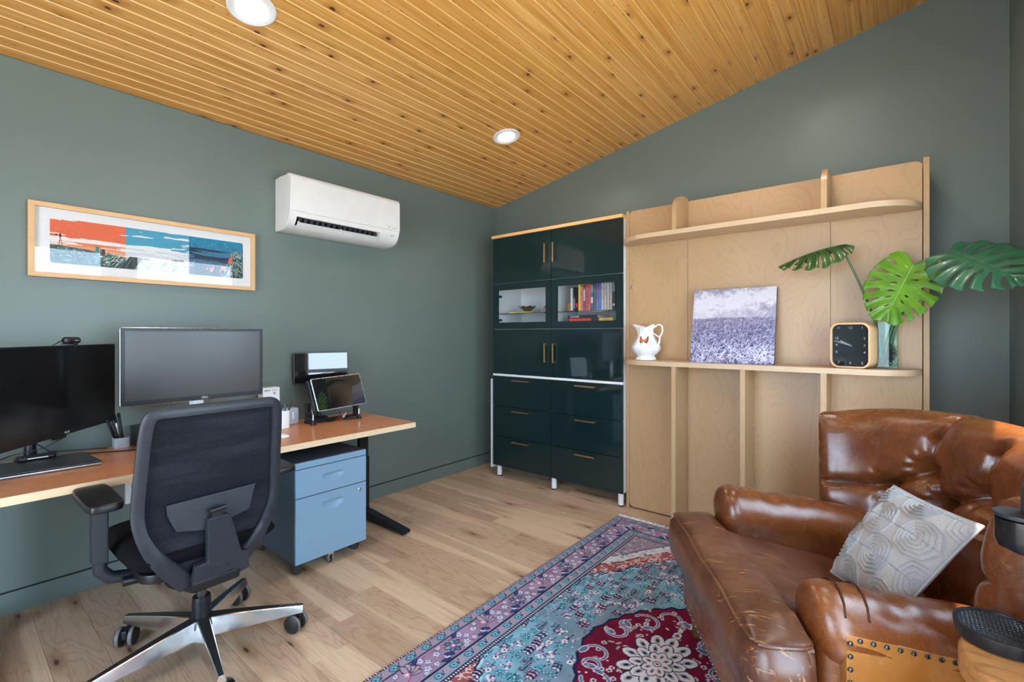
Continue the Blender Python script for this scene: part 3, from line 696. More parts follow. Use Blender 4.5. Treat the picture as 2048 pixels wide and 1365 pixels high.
# windmill, silos and barn in silhouette
p.line([(.033, .125), (.030, .078)], .002, (34, 34, 40)); p.line([(.033, .125), (.042, .078)], .002, (34, 34, 40)); p.ell(.034, .128, .004, .009, (24, 24, 28)); p.poly([(.018, .126), (.026, .129), (.026, .133), (.018, .134)], (30, 30, 34))
for (x, w_, h, c) in ((.163, .013, .036, (52, 128, 128)), (.175, .004, .026, (40, 70, 76)), (.185, .012, .028, (34, 46, 50)), (.323, .008, .024, (92, 84, 76)), (.333, .006, .022, (110, 100, 90))):
    y = np.interp(x, p.xs, hill[:, 0]); p.poly([(x - w_ / 2, y - .014), (x + w_ / 2, y - .014), (x + w_ / 2, y + h - .012), (x - w_ / 2, y + h - .012)], c)
for (x, w_) in ((.352, .02), (.48, .025), (.505, .012)):
    y = np.interp(x, p.xs, hill[:, 0]); p.poly([(x - w_, y), (x + w_, y), (x + w_ * .5, y + .010), (x - w_ * .3, y + .011)], (146, 126, 110))
p.poly([(.014, .012), (.03, .016), (.028, .05), (.016, .05)], (36, 44, 50))
ptr = 0.012
cornr = np.zeros(X.shape, bool)
for cx, cy_ in ((ptr, ptr), (.808 - ptr, ptr), (ptr, .206 - ptr), (.808 - ptr, .206 - ptr)):
    cornr |= (np.abs(X - .404) > .404 - ptr) & (np.abs(Y - .103) > .103 - ptr) & (np.hypot(X - cx, Y - cy_) > ptr) & (np.abs(X - cx) <= ptr) & (np.abs(Y - cy_) <= ptr)
p.C[cornr] = (232, 232, 232)
PP = np.stack([np.full(X.shape, 0.0162), U0 + X, V0 + Y], -1)
vgrid('artwork', vcol_mat('print_ink', 0.7), t, PP, p.C)

# ------------------------------------------------------------------ standing desk
DZ = 0.67; dy0, dy1, dxb, dxf = -3.40, -1.528, 0.040, 0.684
t = thing('standing_desk', 'wood-topped standing desk with a black steel frame along the left wall', 'desk', (0.36, -2.46, 0))
MB().box(dxb, dxf - .002, dy0, dy1 - .002, DZ - .030, DZ).build('desktop', 'beech_top', t, bevel=0.001)
MB().box(dxf - .002, dxf, dy0, dy1, DZ - .030, DZ - .0002).build('edge_band', 'beech_edge', t)
MB().box(dxb, dxf, dy1 - .002, dy1, DZ - .030, DZ - .0002).build('edge_band', 'beech_edge', t)
for yc in (-1.604, -3.30):
    g = MB(); g.poly_y([(0.06, 0.012), (0.69, 0.012), (0.692, 0.030), (0.30, 0.062), (0.10, 0.062), (0.06, 0.045)], yc - .029, yc + .029); g.build('foot', 'black_metal', t, bevel=0.004)
    for x in (0.09, 0.66): MB().lathe([(0.016, 0), (0.018, .004), (0.014, .013)], (x, yc, 0), 12).build('foot_pad', 'rubber', t)
    MB().box(0.205, 0.255, yc - .036, yc + .036, 0.05, 0.40).build('column', 'black_metal', t, bevel=0.004)
    MB().box(0.210, 0.250, yc - .030, yc + .030, 0.40, 0.600).build('column_inner', 'black_metal', t, bevel=0.004)
    MB().box(0.06, 0.48, yc - .024, yc + .024, 0.600, 0.640).build('top_bracket', 'black_metal', t, bevel=0.003)
MB().box(0.19, 0.27, -3.27, -1.63, 0.605, 0.638).build('crossbeam', 'black_metal', t, bevel=0.003)

# ------------------------------------------------------------------ blue drawer pedestal
t = thing('drawer_pedestal', 'pale blue steel two-drawer pedestal on casters under the desk end', 'drawer unit', (0.42, -2.067, 0))
bx0, bx1, by0, by1, bz0, bz1 = 0.17, 0.650, -2.268, -1.868, 0.060, 0.567
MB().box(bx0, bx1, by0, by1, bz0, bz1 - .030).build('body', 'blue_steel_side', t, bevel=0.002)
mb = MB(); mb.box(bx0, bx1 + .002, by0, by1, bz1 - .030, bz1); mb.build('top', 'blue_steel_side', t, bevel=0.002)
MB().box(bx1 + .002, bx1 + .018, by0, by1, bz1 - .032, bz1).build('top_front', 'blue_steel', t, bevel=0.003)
for z0, z1 in ((0.392, 0.532), (0.062, 0.387)):
    d = MB(); yc = (by0 + by1) / 2; zc = z1 - 0.052; xf = bx1 + .018
    # front plate with a half-moon finger pull pressed into it
    A = []; nu, nv = 70, 40
    for i in range(nu + 1):
        row = []
        for j in range(nv + 1):
            y = by0 + .001 + (by1 - by0 - .002) * i / nu; z = z0 + (z1 - z0) * (1 - (1 - j / nv) ** 1.0)
            u = (y - yc) / 0.064; v = (zc - z) / 0.036
            q = 1 - math.sqrt(min(1.0, max(0, u * u + v * v))) if -0.15 < v else 0
            dep = 0.013 * max(0.0, min(1.0, q * 2.2)) * max(0.0, min(1.0, (v + .12) * 5 if v < .1 else 1.0))
            row.append((xf - dep, y, z))
        A.append(row)
    d.grid(A); d.box(bx1 + .001, bx1 + .004, by0 + .001, by1 - .001, z0, z1)
    for (i0, i1) in ((0, nu),):
        d.grid([[(bx1 + .001, by0 + .001, z0), (bx1 + .001, by0 + .001, z1)], [(xf, by0 + .001, z0), (xf, by0 + .001, z1)]])
        d.grid([[(bx1 + .001, by1 - .001, z0), (bx1 + .001, by1 - .001, z1)], [(xf, by1 - .001, z0), (xf, by1 - .001, z1)]])
        d.grid([[(bx1 + .001, by0 + .001, z1), (bx1 + .001, by1 - .001, z1)], [(xf, by0 + .001, z1), (xf, by1 - .001, z1)]])
        d.grid([[(bx1 + .001, by0 + .001, z0), (bx1 + .001, by1 - .001, z0)], [(xf, by0 + .001, z0), (xf, by1 - .001, z0)]])
    dr = d.build('drawer', 'blue_steel', t, merge=True, ang=25)
    if z0 < .1:
        lk = MB().lathe([(0.0, 0.004), (0.007, 0.004), (0.010, 0.002), (0.010, -.002)], (xf, by1 - .042, z1 - .035), 18, ax=(1, 0, 0)).build('lock', 'silver', t)
        MB().box(xf + .0035, xf + .0046, by1 - .0432, by1 - .0408, z1 - .040, z1 - .030).build('keyhole', 'black', lk)
for x, y in ((0.628, -2.240), (0.60, -1.90), (0.21, -2.235), (0.21, -1.90)):
    c = MB().lathe([(0.0, -.011), (0.020, -.011), (0.024, -.008), (0.024, .008), (0.020, .011), (0.0, .011)], (x, y, 0.024), 18, ax=(0.92, -0.38, 0)).build('caster', 'rubber', t)
    MB().box(x - .013, x + .013, y - .016, y + .016, 0.050, 0.060).build('caster_plate', 'chrome_dark', c)
x, y = 0.635, -2.068
c = MB().lathe([(0.0, -.007), (0.012, -.007), (0.014, -.005), (0.014, .005), (0.012, .007), (0.0, .007)], (x, y, 0.014), 16, ax=(0, 1, 0)).build('caster', 'rubber', t)
mb = MB(); mb.box(x - .012, x + .012, y - .014, y - .0095, 0.010, 0.06); mb.box(x - .012, x + .012, y + .0095, y + .014, 0.010, 0.06); mb.box(x - .014, x + .014, y - .014, y + .014, 0.045, 0.06)
mb.build('caster_fork', 'silver', c, merge=False)

# ------------------------------------------------------------------ monitors
def monitor(name, label, cat, c, wd, ht, yawdir, bez, frame_m, screen_m, logo, depth=0.022, tilt=0.0, rim=None):
    """screen centre c, horizontal direction yawdir, facing nrm"""
    xd = Vector((*yawdir, 0)).normalized(); nrm = Vector((-xd.y, xd.x, 0))
    if nrm.x < 0: nrm = -nrm
    c = Vector(c); zd = Vector((0, 0, 1))
    t = thing(name, label, cat, (c.x, c.y, 0))
    def P(u, v, d): return c + xd * u + zd * v + nrm * d
    ol = rounded(-wd / 2, wd / 2, -ht / 2, ht / 2, 0.008, 4)
    MB().prism([P(u, v, -depth) for u, v in ol], [P(u, v, 0) for u, v in ol]).build('housing', frame_m, t, bevel=0.002)
    MB().prism([P(u * .62, v * .62, -depth - .025) for u, v in ol], [P(u * .75, v * .75, -depth + .001) for u, v in ol]).build('rear_bulge', frame_m, t, bevel=0.004)
    if rim:
        MB().tube([P(u * (1 - .001), v * (1 - .001), -.006) for u, v in ol], 0.0022, 6, closed=True).build('rim', rim, t)
    s = [(-wd / 2 + bez[0], -ht / 2 + bez[1]), (wd / 2 - bez[0], -ht / 2 + bez[1]), (wd / 2 - bez[0], ht / 2 - bez[2]), (-wd / 2 + bez[0], ht / 2 - bez[2])]
    MB().prism([P(u, v, -.001) for u, v in s], [P(u, v, .0008) for u, v in s]).build('screen', screen_m, t)
    return t, P, xd, nrm
# left, large, turned towards the chair
dirb = Vector((-0.789, 0.614)); re = Vector((0.10, -2.856)); wdB, htB = 0.71, 0.362
cB = re - dirb * wdB / 2
zt = 1.166
t, P, xd, nr = monitor('large_monitor', 'large black monitor turned towards the chair, with a webcam on top', 'monitor', (cB.x, cB.y, zt - htB / 2), wdB, htB, dirb, (0.007, 0.020, 0.007), 'black_plastic', 'screen_black', '')
text('lettering', 'BenQ', 0.012, 'text_white', t, P(0.03, -htB / 2 + .010, .0006), xd, (0, 0, 1), .0003)
mb = MB(); mb.prism([P(u, v, -.004) for u, v in ((-.03, -htB / 2 - .012), (.03, -htB / 2 - .012), (.04, -htB / 2 + .001), (-.04, -htB / 2 + .001))], [P(u, v, -.016) for u, v in ((-.03, -htB / 2 - .012), (.03, -htB / 2 - .012), (.04, -htB / 2 + .001), (-.04, -htB / 2 + .001))])
mb.build('sensor_tab', 'black_plastic', t, bevel=0.001)
MB().prism([P(u, v, -.0005) for u, v in ((.288, -htB / 2 + .006), (.300, -htB / 2 + .006), (.300, -htB / 2 + .009), (.288, -htB / 2 + .009))], [P(u, v, .0006) for u, v in ((.288, -htB / 2 + .006), (.300, -htB / 2 + .006), (.300, -htB / 2 + .009), (.288, -htB / 2 + .009))]).build('status_mark', 'text_white', t)
pole = Vector((0.085, -3.137, 0))
mb = MB(); mb.tube([pole + Vector((0, 0, DZ)), pole + Vector((0, 0, 0.96))], 0.017, 16); mb.build('stand_pole', 'black_metal', t)
mb = MB(); mb.lathe([(0.05, 0), (0.05, .008), (0.022, .014), (0.019, .06), (0.019, .075)], pole + Vector((0, 0, DZ)), 24); mb.build('stand_base', 'black_metal', t, ang=40)
mb = MB(); q = P(0, 0, -.05); mb.tube([(pole.x, pole.y, .94), (pole.x * .4 + q.x * .6 - .03, pole.y * .4 + q.y * .6, .955), (q.x, q.y, q.z)], 0.014, 10); mb.build('stand_arm', 'black_metal', t)
# webcam standing on it
wc = P(0.045 + .02, htB / 2 + .020, -.006)
t2 = thing('webcam', 'small black bar-shaped webcam clipped on top of the large monitor', 'webcam', (wc.x, wc.y, wc.z - .02))
mb = MB(); mb.tube([wc - xd * .038, wc - xd * .034, wc + xd * .034, wc + xd * .038], [0.008, 0.0145, 0.0145, 0.008], 16); mb.build('body', 'black_plastic', t2, ang=50)
MB().tube([wc - xd * .020, wc - xd * .017], 0.0150, 16).build('ring', 'dark_plastic', t2)
MB().lathe([(0, .001), (.004, .001), (.0045, 0)], wc + nr * .0148 + xd * .008, 12, ax=nr).build('lens', 'silver', t2)
for u in (-.004, .020):
    MB().obox(wc + nr * .0147 + xd * u, xd, (0, 0, 1), nr, .0025 if u > 0 else .004, .0010, .0004).build('mark', 'text_white', t2)
mb = MB(); mb.obox(wc + Vector((0, 0, -.017)) + nr * .010 + xd * .008, xd, (0, 0, 1), nr, .010, .010, .003); mb.obox(wc + Vector((0, 0, -.0145)) - xd * .008 - nr * .006, xd, (0, 0, 1), nr, .026, .003, .012)
mb.build('clip', 'dark_plastic', t2, bevel=.001, merge=False)
MB().tube([wc - xd * .036 - nr * .006, wc - xd * .05 + Vector((0, 0, -.004)) - nr * .010, wc - xd * .062 + Vector((0, 0, -.013)) - nr * .016, wc - xd * .066 + Vector((0, 0, -.03)) - nr * .04], .0022, 8).build('cable', 'black_plastic', t2)
# middle monitor
cD = Vector((0.315, -2.577, 1.064)); wdD, htD = 0.600, 0.352
t, P, xd, nr = monitor('grey_screen_monitor', 'black-framed monitor with a dull grey screen behind the office chair', 'monitor', cD, wdD, htD, (0.012, 1.0), (0.016, 0.022, 0.015), 'black_plastic', 'screen_matt', '', rim='silver')
text('lettering', 'DELL', 0.0135, 'text_white', t, P(0.028, -htD / 2 + .011, .0006), xd, (0, 0, 1), .0003)
mb = MB(); mb.obox(P(0.0, -htD / 2 - .045, -.040), xd, (0, 0, 1), nr, .032, .155, .010); mb.build('stand_neck', 'silver', t, bevel=.003)
mb = MB(); b0 = P(0, 0, -.03); mb.poly_z([(b0.x + x, b0.y + y) for x, y in rounded(-.09, .11, -.13, .13, .02)], DZ, DZ + .012); mb.build('stand_base', 'silver', t, bevel=.003)
MB().obox(P(0.0, -htD / 2 + .06, -.030), xd, (0, 0, 1), nr, .05, .05, .014).build('stand_mount', 'black_plastic', t, bevel=.003)

# ------------------------------------------------------------------ laptop with a small dock on it
lx = [(0.419, -2.957), (0.165, -2.975), (0.170, -3.335), (0.404, -3.335)]
t = thing('laptop', 'closed dark grey laptop lying on the desk before the large monitor', 'laptop', (0.29, -3.15, DZ))
def shrink(pts, k):
    c = Vector((sum(p[0] for p in pts) / 4, sum(p[1] for p in pts) / 4)); return [tuple(c + (Vector(p) - c) * k) for p in pts]
MB().poly_z(shrink(lx, .975), DZ, DZ + .002).build('rubber_feet', 'rubber', t)
MB().poly_z(lx, DZ + .0016, DZ + .0115).build('base', 'laptop_edge', t, bevel=.004)
MB().poly_z(lx, DZ + .012, DZ + .0185).build('lid', 'laptop', t, bevel=.004)
t = thing('docking_hub', 'small black hub box with cables resting on the laptop', 'hub', (0.17, -3.13, DZ + .0185))
hb = [(0.150, -3.060), (0.205, -3.072), (0.208, -3.180), (0.155, -3.188)]
MB().poly_z(hb, DZ + .0187, DZ + .036).build('body', 'black_plastic', t, bevel=.006, seg=3)
MB().obox((0.2085, -3.125, DZ + .028), (0, 1, 0), (0, 0, 1), (1, 0, 0), .030, .0022, .0008).build('status_strip', 'text_white', t)
t = thing('desk_cable', 'black cable running from the laptop across the desk to the black box', 'cable', (0.2, -2.9, DZ))
MB().tube([(0.155, -2.972, DZ + .010), (0.150, -2.955, DZ + .0035), (0.160, -2.92, DZ + .0025), (0.195, -2.86, DZ + .0025), (0.215, -2.82, DZ + .0025), (0.222, -2.80, DZ + .003), (0.218, -2.790, DZ + .006)], .0022, 8).build('cord', 'black_plastic', t)
t = thing('monitor_cables', 'two loose black cables trailing from the large monitor to its hub', 'cable', (0.17, -3.15, DZ))
MB().tube([(0.25, -3.02, .835), (0.20, -3.05, .765), (0.15, -3.10, .725), (0.12, -3.20, .705), (0.16, -3.26, .692)], .0022, 8).build('cord', 'black_plastic', t)
MB().tube([(0.105, -3.14, .76), (0.11, -3.08, .70), (0.10, -3.00, .688), (0.09, -2.93, .680), (0.08, -2.88, DZ + .003)], .0026, 8).build('cord', 'black_plastic', t)

# ------------------------------------------------------------------ pen box, black box, white things, tablets
t = thing('pen_tray', 'small white square pen box beside the black box on the desk', 'pen holder', (0.10, -2.83, DZ))
mb = MB(); o_ = rounded(0.062, 0.122, -2.862, -2.802, .008, 4); i_ = rounded(0.065, 0.119, -2.859, -2.805, .006, 4); z0, z1 = DZ + .0005, DZ + .048
n = len(o_); mb.grid([[(*q, z0) for q in o_], [(*q, z1) for q in o_], [(*q, z1) for q in i_], [(*q, z0 + .003) for q in i_]], cv=True); mb._add([(*q, z0) for q in o_], [tuple(range(n))]); mb._add([(*q, z0 + .003) for q in i_], [tuple(range(n))])
mb.build('tray', 'grey_plastic', t, ang=40)
def pen(a, b, r, m, label, tipm=None, group=None, cat='pen'):
    a = Vector(a); b = Vector(b); t = thing('pen', label, cat, a, 0, group)
    d = b - a
    MB().tube([a, a + d * .06, a + d * .97, b], [r * .3, r, r, r * .8], 10).build('barrel', m, t)
    MB().tube([a + d * .70, a + d * .99], r * 1.13, 10).build('cap', tipm or m, t)
    return t
for (dx, dy, lean, ln, m, lb) in ((-.012, -.010, -.040, .135, 'black_plastic', 'black pen leaning furthest left in the square pen box'), (.004, -.006, -.032, .140, 'black_plastic', 'second black pen from the left in the square pen box'),
                                  (-.004, .004, -.03, .165, 'silver', 'silver-clipped pen in the middle of the square pen box'), (.010, .008, -.018, .165, 'black_plastic', 'upright black pen furthest right in the square pen box')):
    x, y = .092 + dx, -2.832 + dy
    pen((x, y, DZ + .0045), (x - .01, y + lean, DZ + ln), .0056, m, lb, 'black_plastic' if m == 'silver' else 'dark_plastic', 'pens in the square pen box')
t = thing('black_box', 'flat-topped black box on the desk under the grey-screen monitor', 'box', (0.09, -2.70, DZ))
MB().box(0.032, 0.214, -2.783, -2.715, DZ + .0005, DZ + .084).build('body', 'black_plastic', t, bevel=.002)
MB().box(0.030, 0.216, -2.785, -2.715, DZ + .084, DZ + .091).build('lid', 'dark_plastic', t, bevel=.001)
MB().box(0.214, 0.2155, -2.775, -2.715, DZ + .004, DZ + .050).build('front_panel', 'grey_plastic', t)
t = thing('tall_white_box', 'tall white carton with printed lines standing behind the office chair', 'carton', (0.13, -2.16, DZ))
MB().box(0.085, 0.150, -2.205, -2.110, DZ + .0005, 0.900).build('carton', 'white_lam', t, bevel=.0015)
for (ya, yb, za, zb, m) in ((-2.198, -2.165, .884, .8875, 'pen_blue'), (-2.196, -2.180, .879, .8815, 'pen_blue'), (-2.158, -2.126, .885, .8885, 'text_grey'), (-2.155, -2.122, .879, .882, 'text_grey'), (-2.176, -2.166, .879, .8815, 'text_dark')):
    MB().box(.1499, .1504, ya, yb, za, zb).build('printed_line', m, t)
for i in (0, 1):
    for j in (0, 1): MB().box(.1499, .1504, -2.146 + i * .006, -2.1412 + i * .006, .860 + j * .006, .8648 + j * .006).build('printed_square', 'text_dark', t)
t = thing('pen_cup', 'white pen cup beside the office chair back on the desk', 'pen holder', (0.232, -2.115, DZ))
mb = MB(); o_ = rounded(0.205, 0.255, -2.150, -2.100, .006, 3); i_ = rounded(0.2075, 0.2525, -2.1475, -2.1025, .004, 3); z0, z1 = DZ + .0005, DZ + .100; n = len(o_)
mb.grid([[(*q, z0) for q in o_], [(*q, z1) for q in o_], [(*q, z1) for q in i_], [(*q, z0 + .003) for q in i_]], cv=True); mb._add([(*q, z0) for q in o_], [tuple(range(n))]); mb._add([(*q, z0 + .003) for q in i_], [tuple(range(n))])
mb.build('cup', 'white_plastic', t, ang=40)
pen((.222, -2.122, DZ + .006), (.24, -2.082, DZ + .150), .0045, 'black_plastic', 'black pen leaning right out of the white pen cup', 'black_plastic', 'pens in the white pen cup')
pen((.236, -2.128, DZ + .006), (.238, -2.118, DZ + .135), .005, 'pen_blue', 'dark blue marker standing in the white pen cup', 'pen_blue', 'pens in the white pen cup')
t = thing('white_speaker', 'small pale grey rounded speaker with a white bar on its front', 'speaker', (0.13, -2.045, DZ))
MB().prism([(0.11, *q) for q in rounded(-2.085, -2.004, DZ + .001, DZ + .098, .012, 5)], [(0.165, *q) for q in rounded(-2.085, -2.004, DZ + .001, DZ + .098, .012, 5)]).build('body', 'grey_plastic', t, bevel=.003)
MB().prism([(0.165, *q) for q in rounded(-2.042, -2.032, DZ + .030, DZ + .074, .004, 4)], [(0.1665, *q) for q in rounded(-2.042, -2.032, DZ + .030, DZ + .074, .004, 4)]).build('front_bar', 'white_plastic', t)
t = thing('computer_mouse', 'white flat computer mouse on the desk beside the chair back', 'mouse', (0.50, -2.25, DZ))
A = []
for i in range(13):
    u = i / 12; x = -.056 + .112 * u; hw = .029 * math.sqrt(max(0, 1 - ((u - .5) / .5) ** 4)); hh = .020 * (math.sin(PI * (u * .86 + .07))) ** .8
    A.append([(0.475 + hw * math.cos(PI * j / 12), -2.262 + x, DZ + .001 + hh * math.sin(PI * j / 12)) for j in range(13)])
MB().grid(A).build('shell', 'white_plastic', t)
MB().poly_z([(0.475 + .026 * math.cos(a * PI / 10), -2.262 + .052 * math.sin(a * PI / 10)) for a in range(20)], DZ + .0002, DZ + .002).build('base', 'grey_plastic', t)
# wall tablet with a mirror-like screen
t = thing('wall_display', 'small glossy mirror-like screen standing against the wall behind the tilted tablet', 'display', (0.06, -1.81, DZ))
def wd(u, v, d): return (0.085 + d * .966 + .259 * u + (v - 1.0) * -.03, -1.81 + u * .985 - d * .26, v)
ol = rounded(-.168, .163, .893, 1.094, .008, 4)
MB().prism([wd(u, v, -.010) for u, v in ol], [wd(u, v, 0) for u, v in ol]).build('housing', 'black_plastic', t, bevel=.002)
s = rounded(-.163, .158, .900, 1.089, .004, 3)
MB().prism([wd(u, v, -.001) for u, v in s], [wd(u, v, .0007) for u, v in s]).build('screen', 'screen_mirror', t)
mb = MB(); mb.prism([wd(u, v, .004) for u, v in ((-.10, .965), (.16, .965), (.16, .985), (-.09, .985))], [wd(u, v, .018) for u, v in ((-.10, .965), (.16, .965), (.16, .985), (-.09, .985))]); mb.build('clamp_bar', 'black_plastic', t, bevel=.002)
mb = MB(); mb.tube([(0.062, -1.82, DZ + .005), (0.064, -1.82, .93)], .012, 10); mb.build('support_post', 'black_metal', t)
MB().lathe([(.055, 0), (.055, .006), (.018, .012), (.012, .02)], (0.064, -1.82, DZ + .0004), 20).build('base', 'black_metal', t, ang=40)
# tilted tablet on its stand
t = thing('tilted_tablet', 'tilted tablet screen with a silver rim on a stand with black suction feet', 'tablet', (0.28, -1.82, DZ))
BL, BR, TL = Vector((.312, -1.958, .748)), Vector((.312, -1.626, .762)), Vector((.272, -1.990, .944))
xd = (BR - BL).normalized(); vd = TL - BL; vd = (vd - xd * vd.dot(xd)); ht = vd.length; vd.normalize(); nr = vd.cross(xd); nr = nr if nr.x > 0 else -nr; wdt = (BR - BL).length
sh = (TL - BL).dot(xd) / ht
def P(u, v, d): return BL + xd * (u + sh * v * 0.9) + vd * v + nr * d
ol = rounded(0, wdt, 0, ht, .010, 4)
MB().prism([P(u, v, -.009) for u, v in ol], [P(u, v, 0) for u, v in ol]).build('housing', 'silver', t, bevel=.0025)
s = rounded(.006, wdt - .006, .006, ht - .006, .007, 4)
MB().prism([P(u, v, -.001) for u, v in s], [P(u, v, .0008) for u, v in s]).build('screen', 'screen_mirror', t)
s = [(-.012, .006), (wdt * .9, .006), (wdt * .9, ht * .96), (-.012, ht * .96)]
MB().prism([P(u, v, -.048) for u, v in s], [P(u, v, -.018) for u, v in s]).build('stand_back', 'black_plastic', t, bevel=.003)
for y, x in ((-1.977, .287), (-1.673, .293)):
    MB().lathe([(.018, 0), (.019, .003), (.013, .010), (.009, .016), (.007, .024), (.007, .028)], (x, y, DZ + .0003), 18).build('suction_foot', 'black_plastic', t, ang=50)
    MB().tube([(x, y, DZ + .027), (x, y, DZ + .060), (x - .02, y + .004, DZ + .085)], .0042, 10).build('foot_post', 'chrome', t)
mb = MB(); mb.tube([(0.22, -1.98, DZ + .05), (.25, -1.965, DZ + .07), (.27, -1.94, DZ + .10)], .012, 10); mb.build('stand_joint', 'black_metal', t)
MB().box(.19, .235, -1.985, -1.64, DZ + .001, DZ + .016).build('stand_base', 'black_plastic', t, bevel=.003)
mb = MB(); mb.box(.20, .225, -1.66, -1.635, DZ + .014, DZ + .10); mb.box(.20, .225, -1.985, -1.96, DZ + .014, DZ + .12); mb.build('stand_leg', 'black_plastic', t, bevel=.002, merge=False)
t = thing('tablet_cables', 'tangle of black and red wires under the tilted tablet', 'cable', (0.25, -1.76, DZ))
cb = [(.27, -1.90, DZ + .012), (.26, -1.86, DZ + .004), (.25, -1.82, DZ + .004), (.24, -1.79, DZ + .012), (.25, -1.775, DZ + .05)]
MB().tube(cb, .003, 8).build('cord', 'black_plastic', t)
MB().tube([(.285 + .022 * math.sin(a * PI / 8), -1.735 + .045 * math.cos(a * PI / 8), DZ + .0035 + .0006 * a) for a in range(18)], .0026, 8).build('cord', 'black_plastic', t)
for i in range(3):
    MB().tube([(.285, -1.83 + .01 * i, DZ + .018 + .004 * i), (.29, -1.80 + .008 * i, DZ + .006 + .006 * i), (.28, -1.775, DZ + .02), (.27, -1.765, DZ + .055)], .0014, 6).build('red_wire', 'red_wire', t)
MB().obox((.290, -1.775, DZ + .032), (0.1, .6, .8), (0, -.8, .6), (1, 0, 0), .018, .007, .004).build('plug', 'silver', t, bevel=.001)

# ------------------------------------------------------------------ office chair
AX, AY = 0.935, -2.757
t = thing('office_chair', 'black mesh-back office chair on a polished five-star base at the desk', 'chair', (AX, AY, 0))
# five-star base
st = MB().lathe([(0.030, .070), (0.042, .080), (0.046, .120), (0.040, .145), (0.033, .150)], (AX, AY, 0), 24)
hub = st.build('base_hub', 'chrome_dark', t, ang=40)
for k in range(5):
    a = R(63.5 + 72 * k); d = Vector((math.cos(a), math.sin(a), 0)); s = Vector((-d.y, d.x, 0))
    A = []; B_ = []
    for i in range(9):
        u = i / 8; r = .028 + u * .322; zt = .148 - .040 * u ** 1.2; zb = .080 + .002 * u; hw = .026 * (1 - u) + .0125 * u
        c = Vector((AX, AY, 0)) + d * r
        A.append([c + s * hw * 1.30 + Vector((0, 0, zb)), c + s * hw * .80 + Vector((0, 0, zt - .004)), c + s * hw * .62 + Vector((0, 0, zt)), c - s * hw * .62 + Vector((0, 0, zt)), c - s * hw * .80 + Vector((0, 0, zt - .004)), c - s * hw * 1.30 + Vector((0, 0, zb))])
    mb = MB(); mb.grid(A, cv=True); mb._add(A[-1], [(0, 1, 2, 3, 4, 5)]); mb._add(A[0], [(0, 1, 2, 3, 4, 5)])
    lg = mb.build('base_leg', 'chrome', t, bevel=.0015, ang=30)
    A2 = [[q + Vector((0, 0, .0008)) for q in row[2:4]] for row in A]
    MB().grid(A2).build('leg_top', 'chrome_dark', lg)
    c = Vector((AX, AY, 0)) + d * .338; sw = a + (0.9, -0.4, 0.5, 1.3, 0.2)[k]; wd_ = Vector((math.cos(sw), math.sin(sw), 0)); tr = Vector((-wd_.y, wd_.x, 0)) * .018
    cc = c + tr + Vector((0, 0, .0365))
    MB().tube([c + Vector((0, 0, .042)), c + Vector((0, 0, .098))], .0065, 10).build('caster_stem', 'black_plastic', lg)
    cs = MB()
    cs.obox(cc + Vector((0, 0, .012)), tr, wd_, (0, 0, 1), .024, .010, .017)
    cs.build('caster_housing', 'black_plastic', lg, bevel=.004)
    for q in (-1, 1):
        MB().lathe([(0.0, -.0115), (.028, -.0115), (.0345, -.007), (.0345, .007), (.028, .0115), (0.0, .0115)], cc + wd_ * (.0215 * q), 22, ax=wd_).build('caster_wheel', 'rubber', lg)
        MB().lathe([(.0348, -.0060), (.0363, -.003), (.0363, .003), (.0348, .0060)], cc + wd_ * (.0215 * q), 22, ax=wd_).build('caster_tread', 'caster_ring', lg)
mb = MB(); mb.lathe([(.031, .14), (.031, .215), (.029, .225), (.0, .225)], (AX, AY, 0), 24); mb.build('gas_sleeve', 'black_metal', t, ang=40)
MB().lathe([(.018, .225), (.018, .30)], (AX, AY, 0), 18).build('gas_piston', 'chrome_dark', t)
mb = MB(); mb.tube([(AX, AY, .055), (AX, AY, .085)], .014, 12); mb.build('sleeve_tip', 'black_plastic', t)
# mechanism under the seat
mb = MB(); mb.poly_y([(AX - .14, .325), (AX + .02, .29), (AX + .10, .30), (AX + .11, .365), (AX - .15, .375)], AY - .06, AY + .06); mb.build('tilt_mechanism', 'black_plastic', t, bevel=.008)
mb = MB(); mb.tube([(.905, -2.985, .357), (.915, -2.90, .352), (.92, -2.82, .347)], .0155, 12); mb.build('tilt_lever', 'black_plastic', t)
mb = MB(); mb.tube([(.955, -2.872, .325), (.945, -2.862, .312), (.945, -2.845, .300), (.95, -2.82, .285), (.955, -2.78, .280)], [.006, .010, .013, .014, .012], 10); mb.build('hook_lever', 'black_plastic', t)
# seat cushion
A = []
for i in range(25):
    u = i / 24
    row = []
    for j in range(29):
        v = j / 28; row.append((u, v))
    A.append(row)
def seatp(u, v, top):
    x = .56 + .50 * u; hw = .245 * (1 - .10 * (u - .45) ** 2 * 4); y = AY - hw + 2 * hw * v
    e = (1 - abs(2 * u - 1) ** 6) * (1 - abs(2 * v - 1) ** 6); e = max(0, e) ** .5
    z = (.452 + .038 * e - .035 * max(0, .25 - u) * 4 * .5) if top else (.445 - .055 * e)
    cx, cy_ = .81, AY; k = .94 + .06 * e if True else 1
    return (x, y, z)
mb = MB(); mb.grid([[seatp(u, v, True) for u, v in row] for row in A]); mb.grid([[seatp(u, v, False) for u, v in row] for row in A])
n1_, n2_ = 25, 29
rim = [(i, 0) for i in range(n1_)] + [(n1_ - 1, j) for j in range(1, n2_)] + [(i, n2_ - 1) for i in range(n1_ - 2, -1, -1)] + [(0, j) for j in range(n2_ - 2, 0, -1)]
mb.grid([[seatp(*A[i][j], True) for i, j in rim], [seatp(*A[i][j], False) for i, j in rim]], cv=True)
mb.build('seat_cushion', 'seat_fabric', t, ang=60)
mb = MB(); mb.poly_z(rounded(.62, 1.03, AY - .20, AY + .20, .06), .362, .395); mb.build('seat_pan', 'black_plastic', t, bevel=.006)
